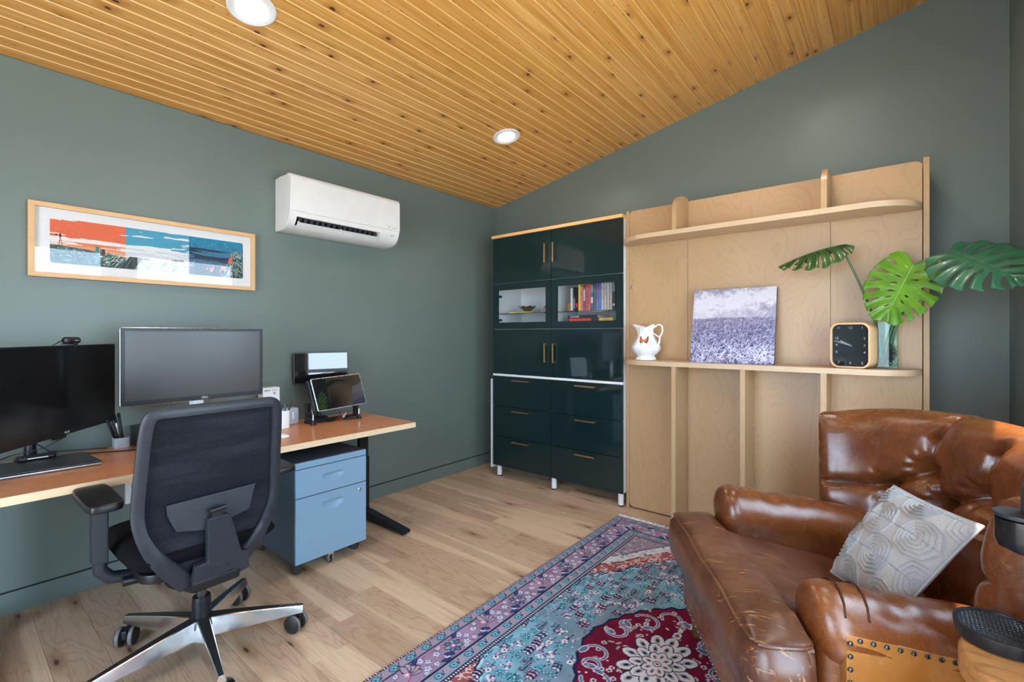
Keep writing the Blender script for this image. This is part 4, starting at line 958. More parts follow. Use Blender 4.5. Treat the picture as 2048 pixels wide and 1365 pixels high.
# back: frame, mesh, lumbar plate, spine cover
zz = [.26, .30, .45, .62, .75, .95, 1.0]; xx = [1.01, 1.03, 1.065, 1.065, 1.085, 1.12, 1.13]
bx = lambda z, dy=0: float(np.interp(z, zz, xx)) - 0.35 * dy * dy
hwz = [(.968, .175), (.966, .195), (.955, .208), (.935, .2145), (.90, .2195), (.85, .224), (.76, .2300), (.68, .2355), (.61, .2365), (.555, .230), (.50, .210), (.455, .188), (.41, .158), (.36, .118), (.31, .078)]
right = [(AY + h, z) for z, h in hwz]; leftp = [(AY - h, z) for z, h in hwz]
outline = leftp[::-1] + [(AY - .12, .970), (AY, .972), (AY + .12, .970)] + right
ins = 0.018
def inset(y, z):
    v = Vector((AY - y, .66 - z)); v = v.normalized(); return (y + v.x * ins, z + v.y * ins)
path = [inset(y, z) for y, z in outline]
fine_ = []
for (a, b) in zip(path[:-1], path[1:]):
    for q in range(3): fine_.append((a[0] + (b[0] - a[0]) * q / 3, a[1] + (b[1] - a[1]) * q / 3))
fine_.append(path[-1])
for _ in range(3):
    fine_ = [fine_[0]] + [((p_[0] + 2 * q[0] + r_[0]) / 4, (p_[1] + 2 * q[1] + r_[1]) / 4) for p_, q, r_ in zip(fine_[:-2], fine_[1:-1], fine_[2:])] + [fine_[-1]]
mb = MB(); A = []
pts3 = [Vector((bx(z, y - AY), y, z)) for y, z in fine_]
for i, c in enumerate(pts3):
    tn = (pts3[min(i + 1, len(pts3) - 1)] - pts3[max(i - 1, 0)]).normalized(); nx = Vector((1, 0, -.1)).normalized(); sd = tn.cross(nx).normalized()
    z = c.z; wd_ = .019 + (.010 if z < .55 else 0.0) * min(1, (.55 - z) / .15 if z < .55 else 0); th = .013
    A.append([c + sd * wd_ * ca + nx * th * sa for ca, sa in ((1, -.3), (1, .35), (.8, .9), (.2, 1), (-.5, .8), (-1, .2), (-1, -.6), (-.5, -1), (.6, -1))])
mb.grid(A, cv=True); mb._add(A[0], [tuple(range(9))]); mb._add(A[-1], [tuple(range(9))])
mb.build('back_frame', 'dark_plastic', t, ang=50)
A = []
for i in range(46):
    z = .335 + (.955 - .335) * i / 45; h = float(np.interp(z, [q[0] for q in hwz][::-1], [q[1] for q in hwz][::-1])) - .012
    A.append([(bx(z, h * (2 * j / 24 - 1)) - .006 - .010 * (1 - (2 * j / 24 - 1) ** 2), AY + h * (2 * j / 24 - 1), z) for j in range(25)])
mb = MB(); mb.grid(A); mb.grid([[(x - .003, y, z) for x, y, z in row] for row in A]); mb.build('back_mesh', 'mesh', t)
lum = [(-2.903, .633), (-2.618, .641), (-2.639, .549), (-2.704, .536), (-2.797, .518), (-2.874, .535), (-2.899, .595)]
mb = MB(); mb.prism([(bx(z, y - AY) + .001, y, z) for y, z in lum], [(bx(z, y - AY) + .009, y, z) for y, z in lum]); mb.build('lumbar_plate', 'dark_plastic', t, bevel=.003)
mb = MB(); mb.tube([(1.100, -2.783, .588), (1.100, -2.732, .592)], .009, 12); mb.build('lumbar_hinge', 'black_plastic', t)
MB().box(1.072, 1.098, -2.775, -2.738, .545, .590).build('lumbar_bracket', 'black_plastic', t, bevel=.003)
sp = [(-2.790, .555), (-2.783, .563), (-2.722, .563), (-2.714, .555), (-2.676, .41), (-2.652, .405), (-2.640, .33), (-2.70, .312), (-2.80, .322), (-2.83, .335), (-2.822, .405), (-2.786, .408)]
def sx(z): return float(np.interp(z, [.30, .36, .42, .56], [1.060, 1.085, 1.095, 1.102]))
mb = MB(); mb.prism([(sx(z) - .030, y, z) for y, z in sp], [(sx(z), y, z) for y, z in sp]); mb.build('spine_cover', 'dark_plastic', t, bevel=.004)
MB().tube([(sx(.366) + .0005, -2.747 + .024 * (1 if math.cos(a * PI / 8) > 0 else -1) + .008 * math.cos(a * PI / 8), .367 + .008 * math.sin(a * PI / 8) + .006 * (1 if math.cos(a * PI / 8) > 0 else -1) * .5) for a in range(16)], .0008, 5, closed=True).build('embossed_badge', 'black_plastic', t)
mb = MB(); mb.poly_y([(1.0, .285), (1.075, .305), (1.080, .345), (.98, .375), (.94, .355), (.95, .30)], AY - .075, AY + .085); mb.build('back_yoke', 'black_plastic', t, bevel=.012)
# armrests
for s, xo in ((-1, 0.0), (1, 0.02)):
    yc = AY + s * .283
    ol = [(.690 + xo, -.034), (.700 + xo, -.046), (.76 + xo, -.052), (.95 + xo, -.050), (.985 + xo, -.042), (.995 + xo, -.020), (.995 + xo, .020), (.985 + xo, .042), (.95 + xo, .050), (.76 + xo, .052), (.70 + xo, .046), (.690 + xo, .034)]
    pd = MB().prism([(x, yc + y, .632) for x, y in ol], [(x, yc + y, .660) for x, y in ol]).build('arm_pad', 'black_plastic', t, bevel=.009, seg=3)
    mb = MB(); mb.box(.835, .885, yc - .022, yc + .022, .43, .634); mb.build('arm_post', 'dark_plastic', t, bevel=.005)
    mb = MB(); mb.tube([(.86, yc, .44), (.86, yc - s * .004, .40), (.86, yc - s * .03, .368), (.86, yc - s * .08, .356), (.86, yc - s * .20, .352)], .026, 12, flat=(1, .8)); mb.build('arm_bracket', 'dark_plastic', t, ang=60)
# ------------------------------------------------------------------ tall dark green cabinet
CX0, CX1, CY, CZ0 = 0.3022, 1.5022, -0.3847, 0.0979
t = thing('tall_cabinet', 'tall glossy dark green cabinet with glass doors and brass pulls in the corner', 'cabinet', (0.902, -0.19, 0))
yb, yf = -0.006, -0.366
cm = 0.902; zb = CZ0 + .770; zt = CZ0 + 1.922
mb = MB()   # white carcass: sides, middle partitions, decks and backs
for x0, x1, a, b in ((CX0 + .001, CX0 + .017, CZ0 + .004, zt), (CX1 - .017, CX1 - .001, CZ0 + .004, zt), (cm - .016, cm + .016, CZ0 + .004, zt)):
    mb.box(x0, x1, yf, yb, a, b)
for z in (CZ0 + .004, zb - .010, zb + .004, zb + .384 - .008, zb + .768 - .008, zt - .016):
    for x0, x1 in ((CX0 + .017, cm - .016), (cm + .016, CX1 - .017)): mb.box(x0, x1, yf, yb, z, z + .016)
for x0, x1 in ((CX0 + .017, cm - .016), (cm + .016, CX1 - .017)): mb.box(x0, x1, -.014, yb, CZ0 + .02, zt - .016)
mb.build('carcass', 'white_lam', t, merge=False)
MB().box(CX0 - .002, CX1 + .003, -.402, yb, zt + .0005, zt + .024).build('top_board', 'cap_wood', t, bevel=.001)
MB().box(CX0 + .001, CX1 - .0005, yf - .018, yf, zb - .0085, zb + .0085).build('divider_strip', 'white_lam', t)
MB().box(CX0 - .037, CX0 - .021, -.372, yb, .068, .826).build('side_panel', 'white_lam', t, bevel=.001)
def bar_handle(par, x, z, L, vertical):
    mb = MB(); y0 = CY; y1 = CY - .028
    if vertical:
        mb.box(x - .006, x + .006, y1, y1 + .007, z - L / 2, z + L / 2)
        for s in (-1, 1): mb.box(x - .005, x + .005, y1 + .006, y0, z + s * (L / 2 - .006) - .006, z + s * (L / 2 - .006) + .006)
    else:
        mb.box(x - L / 2, x + L / 2, y1, y1 + .007, z - .006, z + .006)
        for s in (-1, 1): mb.box(x + s * (L / 2 - .006) - .006, x + s * (L / 2 - .006) + .006, y1 + .006, y0, z - .005, z + .005)
    mb.build('handle', 'brass', par, bevel=.001, merge=False)
g = .0016
for k, (x0, x1) in enumerate(((CX0, cm), (cm, CX1))):
    hx = (cm - .048, cm + .030)[k]
    for z0, hz_ in ((zb + .768, zb + .768 + .205), (zb + .009, zb + .196)):
        z1 = zb + 1.152 if z0 > 1.5 else zb + .384
        d = MB().box(x0 + g, x1 - g, CY, yf - .001, z0 + g, z1 - g).build('door', 'green_gloss', t, bevel=.0012)
        bar_handle(d, hx, hz_, .150, True)
    z0, z1 = zb + .384 + g, zb + .768 - g
    d = MB(); fx = .052; fz = .055
    d.box(x0 + g, x0 + fx, CY, yf - .001, z0, z1); d.box(x1 - fx, x1 - g, CY, yf - .001, z0, z1)
    d.box(x0 + fx, x1 - fx, CY, yf - .001, z0, z0 + fz); d.box(x0 + fx, x1 - fx, CY, yf - .001, z1 - fz, z1)
    dr = d.build('glass_door', 'green_gloss', t, merge=False)
    MB().box(x0 + fx - .004, x1 - fx + .004, CY + .008, CY + .012, z0 + fz - .004, z1 - fz + .004).build('pane', 'glass', dr)
    MB().box(hx + (.022 if k == 0 else -.012), hx + (.034 if k == 0 else 0.0), CY - .006, CY, 1.545, 1.583).build('latch', 'black_metal', dr, bevel=.002) if k == 0 else None
    MB().box(x0 + .018, x1 - .018, -.345, -.016, 1.380, 1.386).build('glass_shelf', 'shelf_glass', t)
    MB().box((x0 + x1) / 2 - .002, (x0 + x1) / 2 + .002, -.0165, -.014, zb + .40, zb + .75).build('back_joint', 'grey_plastic', t)
    for i in range(3):
        a = CZ0 + i * .2535 + (.0 if i else 0); b = a + .2535
        dw = MB().box(x0 + g, x1 - g, CY, yf - .001, a + g, b - g).build('drawer', 'green_gloss', t, bevel=.0012)
        bar_handle(dw, (x0 + x1) / 2 + .006, b - .030, .168, False)
for hz_ in (1.53, 1.33):
    MB().box(CX0 + .017, CX0 + .060, -.355, -.335, hz_ - .010, hz_ + .010).build('door_hinge', 'chrome_dark', t, bevel=.002)
for x, y in ((0.339, -.340), (0.901, -.340), (1.468, -.340), (0.339, -.06), (0.901, -.06), (1.468, -.06)):
    lg = MB().lathe([(.0, .010), (.0205, .010), (.0205, CZ0 + .004)], (x, y, 0), 20).build('leg', 'white_plastic', t, ang=40)
    MB().lathe([(.0, .0), (.018, .0), (.019, .010), (0, .010)], (x, y, 0), 16).build('leg_foot', 'rubber', lg)

for x0, x1 in ((CX0 + .017, cm - .016), (cm + .016, CX1 - .017)):
    MB().box(x0, x1, yf, -.014, 1.292, 1.3075).build('inner_board', 'white_lam', t)

# things inside the cabinet
SHZ = 1.3862
def book(x0, x1, h, d, yfront, cover, label, letters=None, lcol='text_white', lsize=.012, tilt=0.0, group='books standing on the glass shelf', band=None, z=SHZ, pagecol='paper', ly=None):
    t = thing('book', label, 'book', ((x0 + x1) / 2, yfront + d / 2, z), 0, group)
    tk = .0018
    sh = lambda zz: tilt * (zz - z)
    mb = MB()
    mb.prism([(x0, yfront, z + .0004), (x0 + tk, yfront, z + .0004), (x0 + tk, yfront + d, z + .0004), (x0, yfront + d, z + .0004)], [(x0 + sh(z + h), yfront, z + h), (x0 + tk + sh(z + h), yfront, z + h), (x0 + tk + sh(z + h), yfront + d, z + h), (x0 + sh(z + h), yfront + d, z + h)])
    mb.prism([(x1 - tk, yfront, z + .0004), (x1, yfront, z + .0004), (x1, yfront + d, z + .0004), (x1 - tk, yfront + d, z + .0004)], [(x1 - tk + sh(z + h), yfront, z + h), (x1 + sh(z + h), yfront, z + h), (x1 + sh(z + h), yfront + d, z + h), (x1 - tk + sh(z + h), yfront + d, z + h)])
    mb.prism([(x0 + .0002, yfront, z + .0004), (x1 - .0002, yfront, z + .0004), (x1 - .0002, yfront + .002, z + .0004), (x0 + .0002, yfront + .002, z + .0004)], [(x0 + .0002 + sh(z + h), yfront, z + h), (x1 - .0002 + sh(z + h), yfront, z + h), (x1 - .0002 + sh(z + h), yfront + .002, z + h), (x0 + .0002 + sh(z + h), yfront + .002, z + h)])
    mb.build('cover', cover, t, merge=False)
    mb = MB(); mb.prism([(x0 + tk, yfront + .002, z + .003), (x1 - tk, yfront + .002, z + .003), (x1 - tk, yfront + d - .003, z + .003), (x0 + tk, yfront + d - .003, z + .003)], [(x0 + tk + sh(z + h), yfront + .002, z + h - .003), (x1 - tk + sh(z + h), yfront + .002, z + h - .003), (x1 - tk + sh(z + h), yfront + d - .003, z + h - .003), (x0 + tk + sh(z + h), yfront + d - .003, z + h - .003)])
    mb.build('pages', pagecol, t)
    xc = (x0 + x1) / 2
    if band:
        for za, zb_, m in band: MB().box(x0 + .0015 + sh((za + zb_) / 2 + z), x1 - .0015 + sh((za + zb_) / 2 + z), yfront - .0004, yfront + .0005, z + za, z + zb_).build('spine_band', m, t)
    if letters: text('spine_lettering', letters, lsize, lcol, t, (xc, yfront - .0004, z + (ly or h * .62)), (0, 0, -1), (1, 0, 0), .0003)
    return t
def cmat(name, rgb): return plain(name, srgb(*rgb)[:3], .45, 0, .10, 60)
CV = {n: cmat('cover_' + n, c) for n, c in {'white': (205, 205, 208), 'charcoal': (36, 38, 46), 'yellow': (214, 190, 40), 'orange': (226, 92, 52), 'plum': (104, 40, 76), 'red': (176, 40, 48), 'crimson': (206, 66, 60),
                                            'navy': (24, 34, 74), 'teal': (30, 70, 78), 'purple': (110, 60, 150), 'blue': (50, 100, 180), 'silver': (176, 178, 186), 'pearl': (196, 194, 190), 'ink': (18, 20, 28), 'black': (20, 16, 18), 'scarlet': (200, 50, 48), 'mustard': (196, 164, 74), 'grey': (120, 122, 130)}.items()}
yF = -.315
book(1.034, 1.056, .176, .13, yF, CV['white'], 'thin white book furthest left on the glass shelf', tilt=.0, band=[(.0, .006, CV['charcoal'])])
book(1.058, 1.078, .182, .13, yF, CV['charcoal'], 'charcoal book with white spine print between the white and yellow books', band=[(.02, .10, CV['grey'])])
book(1.080, 1.100, .178, .13, yF, CV['ink'], 'dark book just left of the yellow book', band=[(.03, .06, CV['scarlet'])])
book(1.104, 1.124, .200, .13, yF, CV['yellow'], 'bright yellow book on the glass shelf', band=[(.10, .112, CV['pearl'])])
book(1.126, 1.146, .186, .14, yF, CV['orange'], 'orange-red book right of the yellow book')
book(1.148, 1.164, .186, .14, yF, CV['plum'], 'plum book with a white lengthwise title', band=[(.075, .160, CV['pearl'])])
book(1.166, 1.188, .205, .14, yF, CV['red'], 'tall deep red book on the glass shelf')
book(1.190, 1.208, .205, .14, yF, CV['crimson'], 'lighter red book beside the navy book', band=[(.01, .05, CV['orange'])])
book(1.210, 1.232, .204, .14, yF, CV['navy'], 'navy book with pale blocks on its spine', band=[(.055, .10, CV['pearl']), (.13, .19, CV['grey'])])
book(1.234, 1.256, .203, .14, yF, CV['teal'], 'dark teal book right of the navy book', band=[(.04, .09, CV['charcoal'])])
book(1.258, 1.276, .203, .14, yF, CV['purple'], 'purple book left of the blue one', band=[(.01, .06, CV['blue'])])
book(1.278, 1.296, .206, .14, yF, CV['blue'], 'blue book with a purple top', band=[(.13, .20, CV['purple'])])
book(1.298, 1.320, .200, .15, yF, CV['silver'], 'silver book with the title in capitals, left of the INSPIRED book', 'EMPOWERED', 'text_dark', .016, ly=.125)
book(1.322, 1.343, .205, .15, yF, CV['pearl'], 'pale book with INSPIRED on its spine', 'INSPIRED', 'red', .018, ly=.145)
book(1.345, 1.364, .206, .15, yF, CV['pearl'], 'plain pale book right of the INSPIRED book')
book(1.366, 1.386, .209, .15, yF, CV['silver'], 'tall silver book with a short dark title', 'CONTINUOUS', 'text_dark', .010, ly=.145)
book(1.388, 1.408, .209, .15, yF, CV['ink'], 'black book with white lettering furthest right on the glass shelf', band=[(.13, .20, CV['grey']), (.03, .045, CV['pearl'])])
LZ = 1.3077
def flat_book(x0, x1, y0, y1, z0, h, cover, label, letters=None, lcol='text_white', lsize=.01, band=None):
    t = thing('book', label, 'book', ((x0 + x1) / 2, (y0 + y1) / 2, z0), 0, 'books lying under the glass shelf')
    mb = MB(); mb.box(x0, x1, y0, y1, z0 + .0003, z0 + .002); mb.box(x0, x1, y0, y1, z0 + h - .002, z0 + h); mb.box(x0 + .0002, x1 - .0002, y0, y0 + .002, z0 + .0004, z0 + h - .0003); mb.build('cover', cover, t, merge=False)
    MB().box(x0 + .003, x1 - .003, y0 + .002, y1 - .003, z0 + .002, z0 + h - .002).build('pages', 'paper', t)
    if band: MB().box(x0 + band[0], x0 + band[1], y0 - .0005, y0, z0 + .003, z0 + h - .003).build('spine_band', band[2], t)
    if letters: text('spine_lettering', letters, lsize, lcol, t, ((x0 + x1) / 2, y0 - .0004, z0 + h / 2), (1, 0, 0), (0, 0, 1), .0003)
flat_book(1.025, 1.285, -.335, -.17, LZ, .024, CV['black'], 'red-spined black book lying at the bottom of the flat stack', band=(.01, .20, CV['scarlet']))
flat_book(1.020, 1.275, -.330, -.16, LZ + .0245, .022, CV['black'], 'black book lying on top of the red-spined book', band=(.02, .10, CV['grey']))
flat_book(1.292, 1.400, -.335, -.15, LZ, .024, CV['mustard'], 'mustard book lying right of the black books', 'TO START', 'text_dark', .012)
t = thing('wooden_box', 'small orange-brown wooden box at the left end of the bookshelf', 'box', (1.0, -.25, SHZ))
MB().box(.985, 1.028, -.285, -.215, SHZ + .0004, SHZ + .064).build('box', 'brown_box', t, bevel=.003)
MB().box(.983, 1.030, -.287, -.213, SHZ + .064, SHZ + .074).build('lid', 'brown_box', t, bevel=.003)
t = thing('folded_cloth', 'folded yellow cloth on the left glass shelf under the bowl', 'cloth', (.52, -.24, SHZ))
A = []
for i in range(30):
    row = []
    for j in range(14):
        u = i / 29; v = j / 13; x = .400 + .245 * u; y = -.30 + .12 * v
        e = max(0, (1 - abs(2 * u - 1) ** 8) * (1 - abs(2 * v - 1) ** 8)) ** .5
        row.append((x, y, SHZ + .0006 + e * (.011 + .006 * (1 - u) + .0015 * math.sin(u * 17 + v * 6))))
    A.append(row)
mb = MB(); mb.grid(A); mb.grid([[(x, y, SHZ + .0004) for x, y, z in row] for row in A]); mb.build('cloth', 'yellow_cloth', t)
t = thing('carved_bowl', 'dark brown scalloped bowl on the yellow cloth', 'bowl', (.562, -.24, SHZ + .017))
A = []
for i, (r, h) in enumerate(((.0, .0), (.030, .0), (.045, .012), (.062, .028), (.080, .040), (.077, .040), (.058, .028), (.042, .014), (.028, .006), (.0, .005))):
    row = []
    for j in range(64):
        a = 2 * PI * j / 64; sc = 1 + (.05 * math.cos(8 * a) if i in (3, 4, 5) else 0); hz2 = h + (.004 * math.cos(8 * a) if i in (4, 5) else 0)
        row.append((.562 + r * sc * math.cos(a), -.24 + r * .75 * sc * math.sin(a), SHZ + .0175 + hz2))
    A.append(row)
MB().grid(A, cv=True).build('bowl', 'bowl_wood', t)
t = thing('red_tin', 'small red house-shaped tin at the right of the left glass shelf', 'tin', (.778, -.25, SHZ))
MB().poly_y([(.757, SHZ + .0004), (.800, SHZ + .0004), (.800, SHZ + .044), (.7785, SHZ + .060), (.757, SHZ + .044)], -.28, -.235).build('body', 'red', t, bevel=.001)
for z in (.010, .026): MB().box(.765, .775, -.2806, -.2798, SHZ + z, SHZ + z + .010).build('printed_window', 'text_white', t)

# ------------------------------------------------------------------ maple wall bed (folded up) with shelves
MX0, MX1, MY, MZ = 1.5027, 3.0951, -0.3307, 2.0703
PX0, PX1 = 1.527, 3.068
t = thing('wall_bed', 'folded-up maple wall bed with shelves and rounded dividers on its face', 'wall bed', (2.3, -.17, 0))
MB().box(MX0 + .001, MX0 + .0225, MY, -.015, 0.001, MZ).build('side_panel', 'maple', t, bevel=.0015)
MB().box(MX1 - .0235, MX1, MY, -.015, 0.001, MZ + .008).build('side_panel', 'maple', t, bevel=.0015)
MB().box(MX0 + .0225, MX1 - .0235, -.29, -.015, MZ - .030, MZ - .008).build('top_panel', 'maple', t)
rr_ = .028; gp = .0010
pzb, pzt = .012, MZ - .004
for k, (xa, xb) in enumerate(((PX0, 1.930), (1.930, 2.6935), (2.6935, PX1))):
    ol = rounded(xa + (0 if k == 0 else gp), xb - (0 if k == 2 else gp), pzb, pzt, rr_, 6, (k == 0, k == 2, k == 2, k == 0))
    MB().poly_y(ol, MY - .0005, MY + .018).build('face_panel', 'maple', t)
def shelf_outline(y0, d, r, xa, xb, n=14):
    o = [(xa, y0)]
    o += [(xa + r - r * math.cos(a * PI / 2 / n), y0 - r * math.sin(a * PI / 2 / n)) for a in range(1, n + 1)]
    o += [(xb - r + r * math.sin(a * PI / 2 / n), y0 - r * math.cos(a * PI / 2 / n)) for a in range(0, n)]
    o += [(xb, y0)]
    return o
so = shelf_outline(MY - .001, .22, .22, PX0 - .008, PX1)
SZ1, SZ2 = 1.0405, 1.8500
MB().poly_z(so, SZ1 - .0285, SZ1).build('shelf', 'maple_edge', t, bevel=.001)
MB().poly_z(so, SZ2 - .0285, SZ2).build('shelf', 'maple_edge', t, bevel=.001)
for x1 in (1.931, 2.319, 2.6965):
    fn = MB().box(x1 - .026, x1, MY - .221, MY - .001, .02, SZ1 - .0285).build('leg_board', 'maple', t, bevel=.001)
    for z in (.663, .349):
        MB().box(x1, x1 + .004, MY - .012, MY - .001, z - .014, z + .014).build('bracket', 'chrome', fn, bevel=.001)
for x1 in (1.934, 2.698):
    n = 10; ol = [(MY - .001, SZ2), (MY - .221, SZ2)]
    ol += [(MY - .071 - .150 * math.cos(a * PI / 2 / n), SZ2 + .115 + .115 * math.sin(a * PI / 2 / n)) for a in range(n + 1)]
    ol += [(MY - .012, SZ2 + .230), (MY - .001, SZ2 + .222)]
    MB().poly_x(ol, x1 - .026, x1).build('divider', 'maple', t, bevel=.001)
lk = MB().lathe([(.0, .006), (.006, .006), (.007, .003), (.010, .003), (.011, 0), (.011, -.004)], (1.543, MY - .0005, 1.537), 18, ax=(0, -1, 0)).build('lock', 'chrome', t, ang=40)
MB().box(1.5415, 1.5445, MY - .0075, MY - .0062, 1.5325, 1.5415).build('keyhole', 'black', lk)

# ------------------------------------------------------------------ shelf objects
Z = SZ1 + .0003
t = thing('pitcher', 'white porcelain pitcher with a painted orange butterfly on the bed shelf', 'pitcher', (1.697, -.445, Z))
pc = Vector((1.697, -.445, Z)); h_ = .205
prof = [(.0, .0), (.060, .0), (.066, .004), (.062, .012), (.056, .024), (.055, .028), (.060, .032), (.074, .045), (.088, .062), (.0935, .078), (.090, .094), (.078, .114), (.063, .138), (.052, .162), (.0475, .184), (.047, .200)]
A = []
NN = 72
rings = prof + [(.049, .212), (.051, .222)]
def pitcher_pt(r, h, a, inner=0.0):
    c = math.cos(a); k = max(0.0, (h - .165) / .057); k = min(1, k) ** 1.4
    sp = max(0.0, -c) ** 3        # spout towards -x
    bk = max(0.0, c) ** 4
    rr2 = (r - inner) + k * (.052 * sp + .012 * bk)
    fl = .0022 * math.cos(20 * a) if h < .026 and h > .003 else (.0012 * math.cos(10 * a) if .03 < h < .2 else .0025 * math.cos(10 * a) * k)
    z = h + k * (.016 * sp + .012 * bk - .012 * (abs(math.sin(a)) ** 2))
    d = Vector((math.cos(a), math.sin(a), 0)); th = R(-10)
    d = Vector((d.x * math.cos(th) - d.y * math.sin(th), d.x * math.sin(th) + d.y * math.cos(th), 0))
    return pc + d * (rr2 + fl) + Vector((0, 0, z))
for r, h in rings: A.append([pitcher_pt(r, h, 2 * PI * j / NN) for j in range(NN)])
for r, h in reversed(rings[5:]): A.append([pitcher_pt(r, h, 2 * PI * j / NN, .004) for j in range(NN)])
MB().grid(A, cv=True).build('body', 'porcelain', t, ang=60)
hd = Vector((math.cos(R(-10)), math.sin(R(-10)), 0))
def hp(r, z): return pc + hd * r + Vector((0, 0, z))
MB().tube([hp(.060, .212), hp(.082, .228), hp(.102, .232), hp(.118, .220), hp(.122, .198), hp(.117, .176), hp(.106, .160), hp(.100, .150), hp(.102, .136), hp(.097, .116), hp(.091, .094), hp(.098, .088)], [.006, .0055, .005, .005, .005, .005, .006, .006, .005, .006, .006, .004], 10).build('handle', 'porcelain', t)
MB().tube([hp(.056, .175), hp(.070, .168), hp(.085, .158), hp(.100, .152)], [.004, .0045, .0045, .005], 8).build('handle_spur', 'porcelain', t)
# painted butterfly: thin decal following the body
orange, ink = cmat('butterfly_orange', (196, 92, 40)), cmat('butterfly_dark', (40, 24, 20))
def decal(pts, m, name, lift):
    def sp(a, h):
        r = float(np.interp(h, [q[1] for q in prof], [q[0] for q in prof])); p0 = pitcher_pt(r, h, a); d = (p0 - pc); d.z = 0; return p0 + d.normalized() * lift
    c = (sum(p_[0] for p_ in pts) / len(pts), sum(p_[1] for p_ in pts) / len(pts))
    V = [sp(*c)]; n = len(pts)
    for k in (.5, 1.0): V += [sp(c[0] + (p_[0] - c[0]) * k, c[1] + (p_[1] - c[1]) * k) for p_ in pts]
    F = [(0, 1 + i, 1 + (i + 1) % n) for i in range(n)] + [(1 + i, 1 + n + i, 1 + n + (i + 1) % n, 1 + (i + 1) % n) for i in range(n)]
    return MB()._add(V, F).build(name, m, t)
a0 = R(-78) + R(10); h0 = .130
wingL = [(.02, .002), (-.12, .006), (-.34, .024), (-.40, .020), (-.34, .002), (-.28, -.010), (-.20, -.016), (-.06, -.012)]
for s in (1, -1):
    decal([(a0 + s * x * 1.25, h0 + y * 1.15) for x, y in wingL], ink, 'butterfly_wing', .0010)
    decal([(a0 + s * (x * 1.0 - .01), h0 + y * .80 - .0005) for x, y in wingL], orange, 'butterfly_wing', .0018)
sprig = cmat('sprig_grey', (120, 110, 140))
for (da, dh) in ((.45, -.008), (.55, -.018), (.62, -.026), (.36, -.030), (.68, -.014), (-.15, -.030), (.5, -.032), (.60, .004)):
    decal([(a0 + da + .035 * math.cos(q), h0 + dh + .0028 * math.sin(q)) for q in (0, 1.0, 2.1, 3.1, 4.2, 5.2)], sprig, 'painted_sprig', .0010)

t = thing('canvas_print', 'square canvas photograph of a grass field under clouds leaning on the wall bed', 'picture', (2.22, -.42, Z))
cw, ch = .456, .450; lean = math.asin(.085 / ch); ux = Vector((1, 0, 0)); uz = Vector((0, math.sin(lean), math.cos(lean))); un = ux.cross(uz)
c0 = Vector((1.991, -.470, Z + .0005))
if un.y > 0: un = -un
def cpt(u, v, d): return c0 + ux * u + uz * v + un * d
MB().prism([cpt(u, v, -.030) for u, v in ((0, 0), (cw, 0), (cw, ch), (0, ch))], [cpt(u, v, 0) for u, v in ((0, 0), (cw, 0), (cw, ch), (0, ch))]).build('stretched_canvas', cmat('canvas_side', (70, 68, 96)), t, bevel=.003)
p = Paint(0, cw, 0, ch, .0017, (120, 118, 140)); X, Y = p.X, p.Y
hor = .265 + .01 * np.sin(X * 6)
n1 = vnoise(p.nx, p.ny, 5, 6); n2 = vnoise(p.nx, p.ny, 14, 18); n3 = vnoise(p.nx, p.ny, 40, 50)
cl = .5 * n1 + .3 * n2 + .2 * n3 + .55 * (1 - np.abs((Y - (.31 + X * .22)) / .12)) * .5
skyc = np.array([146, 138, 160]) * (1 - 0) + 0 * X[..., None]
k = np.clip((cl - .45) / .3, 0, 1)[..., None]
skyc = np.array([142, 134, 156]) * (1 - k) + np.array([206, 204, 214]) * k
k2 = np.clip((.33 - Y) / .06, 0, 1)[..., None]; skyc = skyc * (1 - k2 * .6) + np.array([192, 190, 206]) * k2 * .6
gk = np.clip((hor - Y) / .26, 0, 1)[..., None]
grc = (np.array([136, 132, 154]) * (1 - gk) + np.array([84, 80, 124]) * gk) * (.82 + .36 * n3[..., None])
p.C = np.where((Y > hor)[..., None], skyc, grc)
for i in range(3400):
    y = RNG.uniform(0, 1) ** 1.3 * .27; x = RNG.uniform(-.01, cw); dpt = 1 - y / .27; L = (.008 + .035 * dpt * RNG.uniform(.3, 1)); an = RNG.normal(.95, .35) if RNG.random() < .7 else RNG.uniform(-.2, PI)
    b = RNG.random(); c = np.array([176, 174, 204]) if b > .62 - .2 * dpt else np.array([66, 60, 100]); c = c + (30 * dpt if b > .85 else 0)
    x2, y2 = x + L * math.cos(an), y + L * math.sin(an)
    if y2 > np.interp(x2, p.xs, hor[:, 0]) + .008: continue
    p.line([(x, y), (x2, y2)], .0012 + .0016 * dpt, c)
for i in range(70):
    x, y = RNG.uniform(0, cw), RNG.uniform(0, .10); an = RNG.uniform(-.4, 2.2); L = RNG.uniform(.03, .07); b = RNG.uniform(-.5, .5)
    p.line([(x, y), (x + L * .5 * math.cos(an), y + L * .5 * math.sin(an)), (x + L * (.5 * math.cos(an) + .5 * math.cos(an + b)), y + L * (.5 * math.sin(an) + .5 * math.sin(an + b)))], .0030, (206, 208, 232))
for i in range(26):
    x = RNG.choice([RNG.uniform(.1, .25), RNG.uniform(.33, .45)]); L = RNG.uniform(.02, .06); p.line([(x, .255), (x + L * .7, .26 + L)], .0014, (110, 104, 132))
vgrid('printed_photo', vcol_mat('canvas_ink', .75, 300, .2), t, np.array([[tuple(cpt(u, v, .0008)) for v in p.ys] for u in p.xs]), p.C)

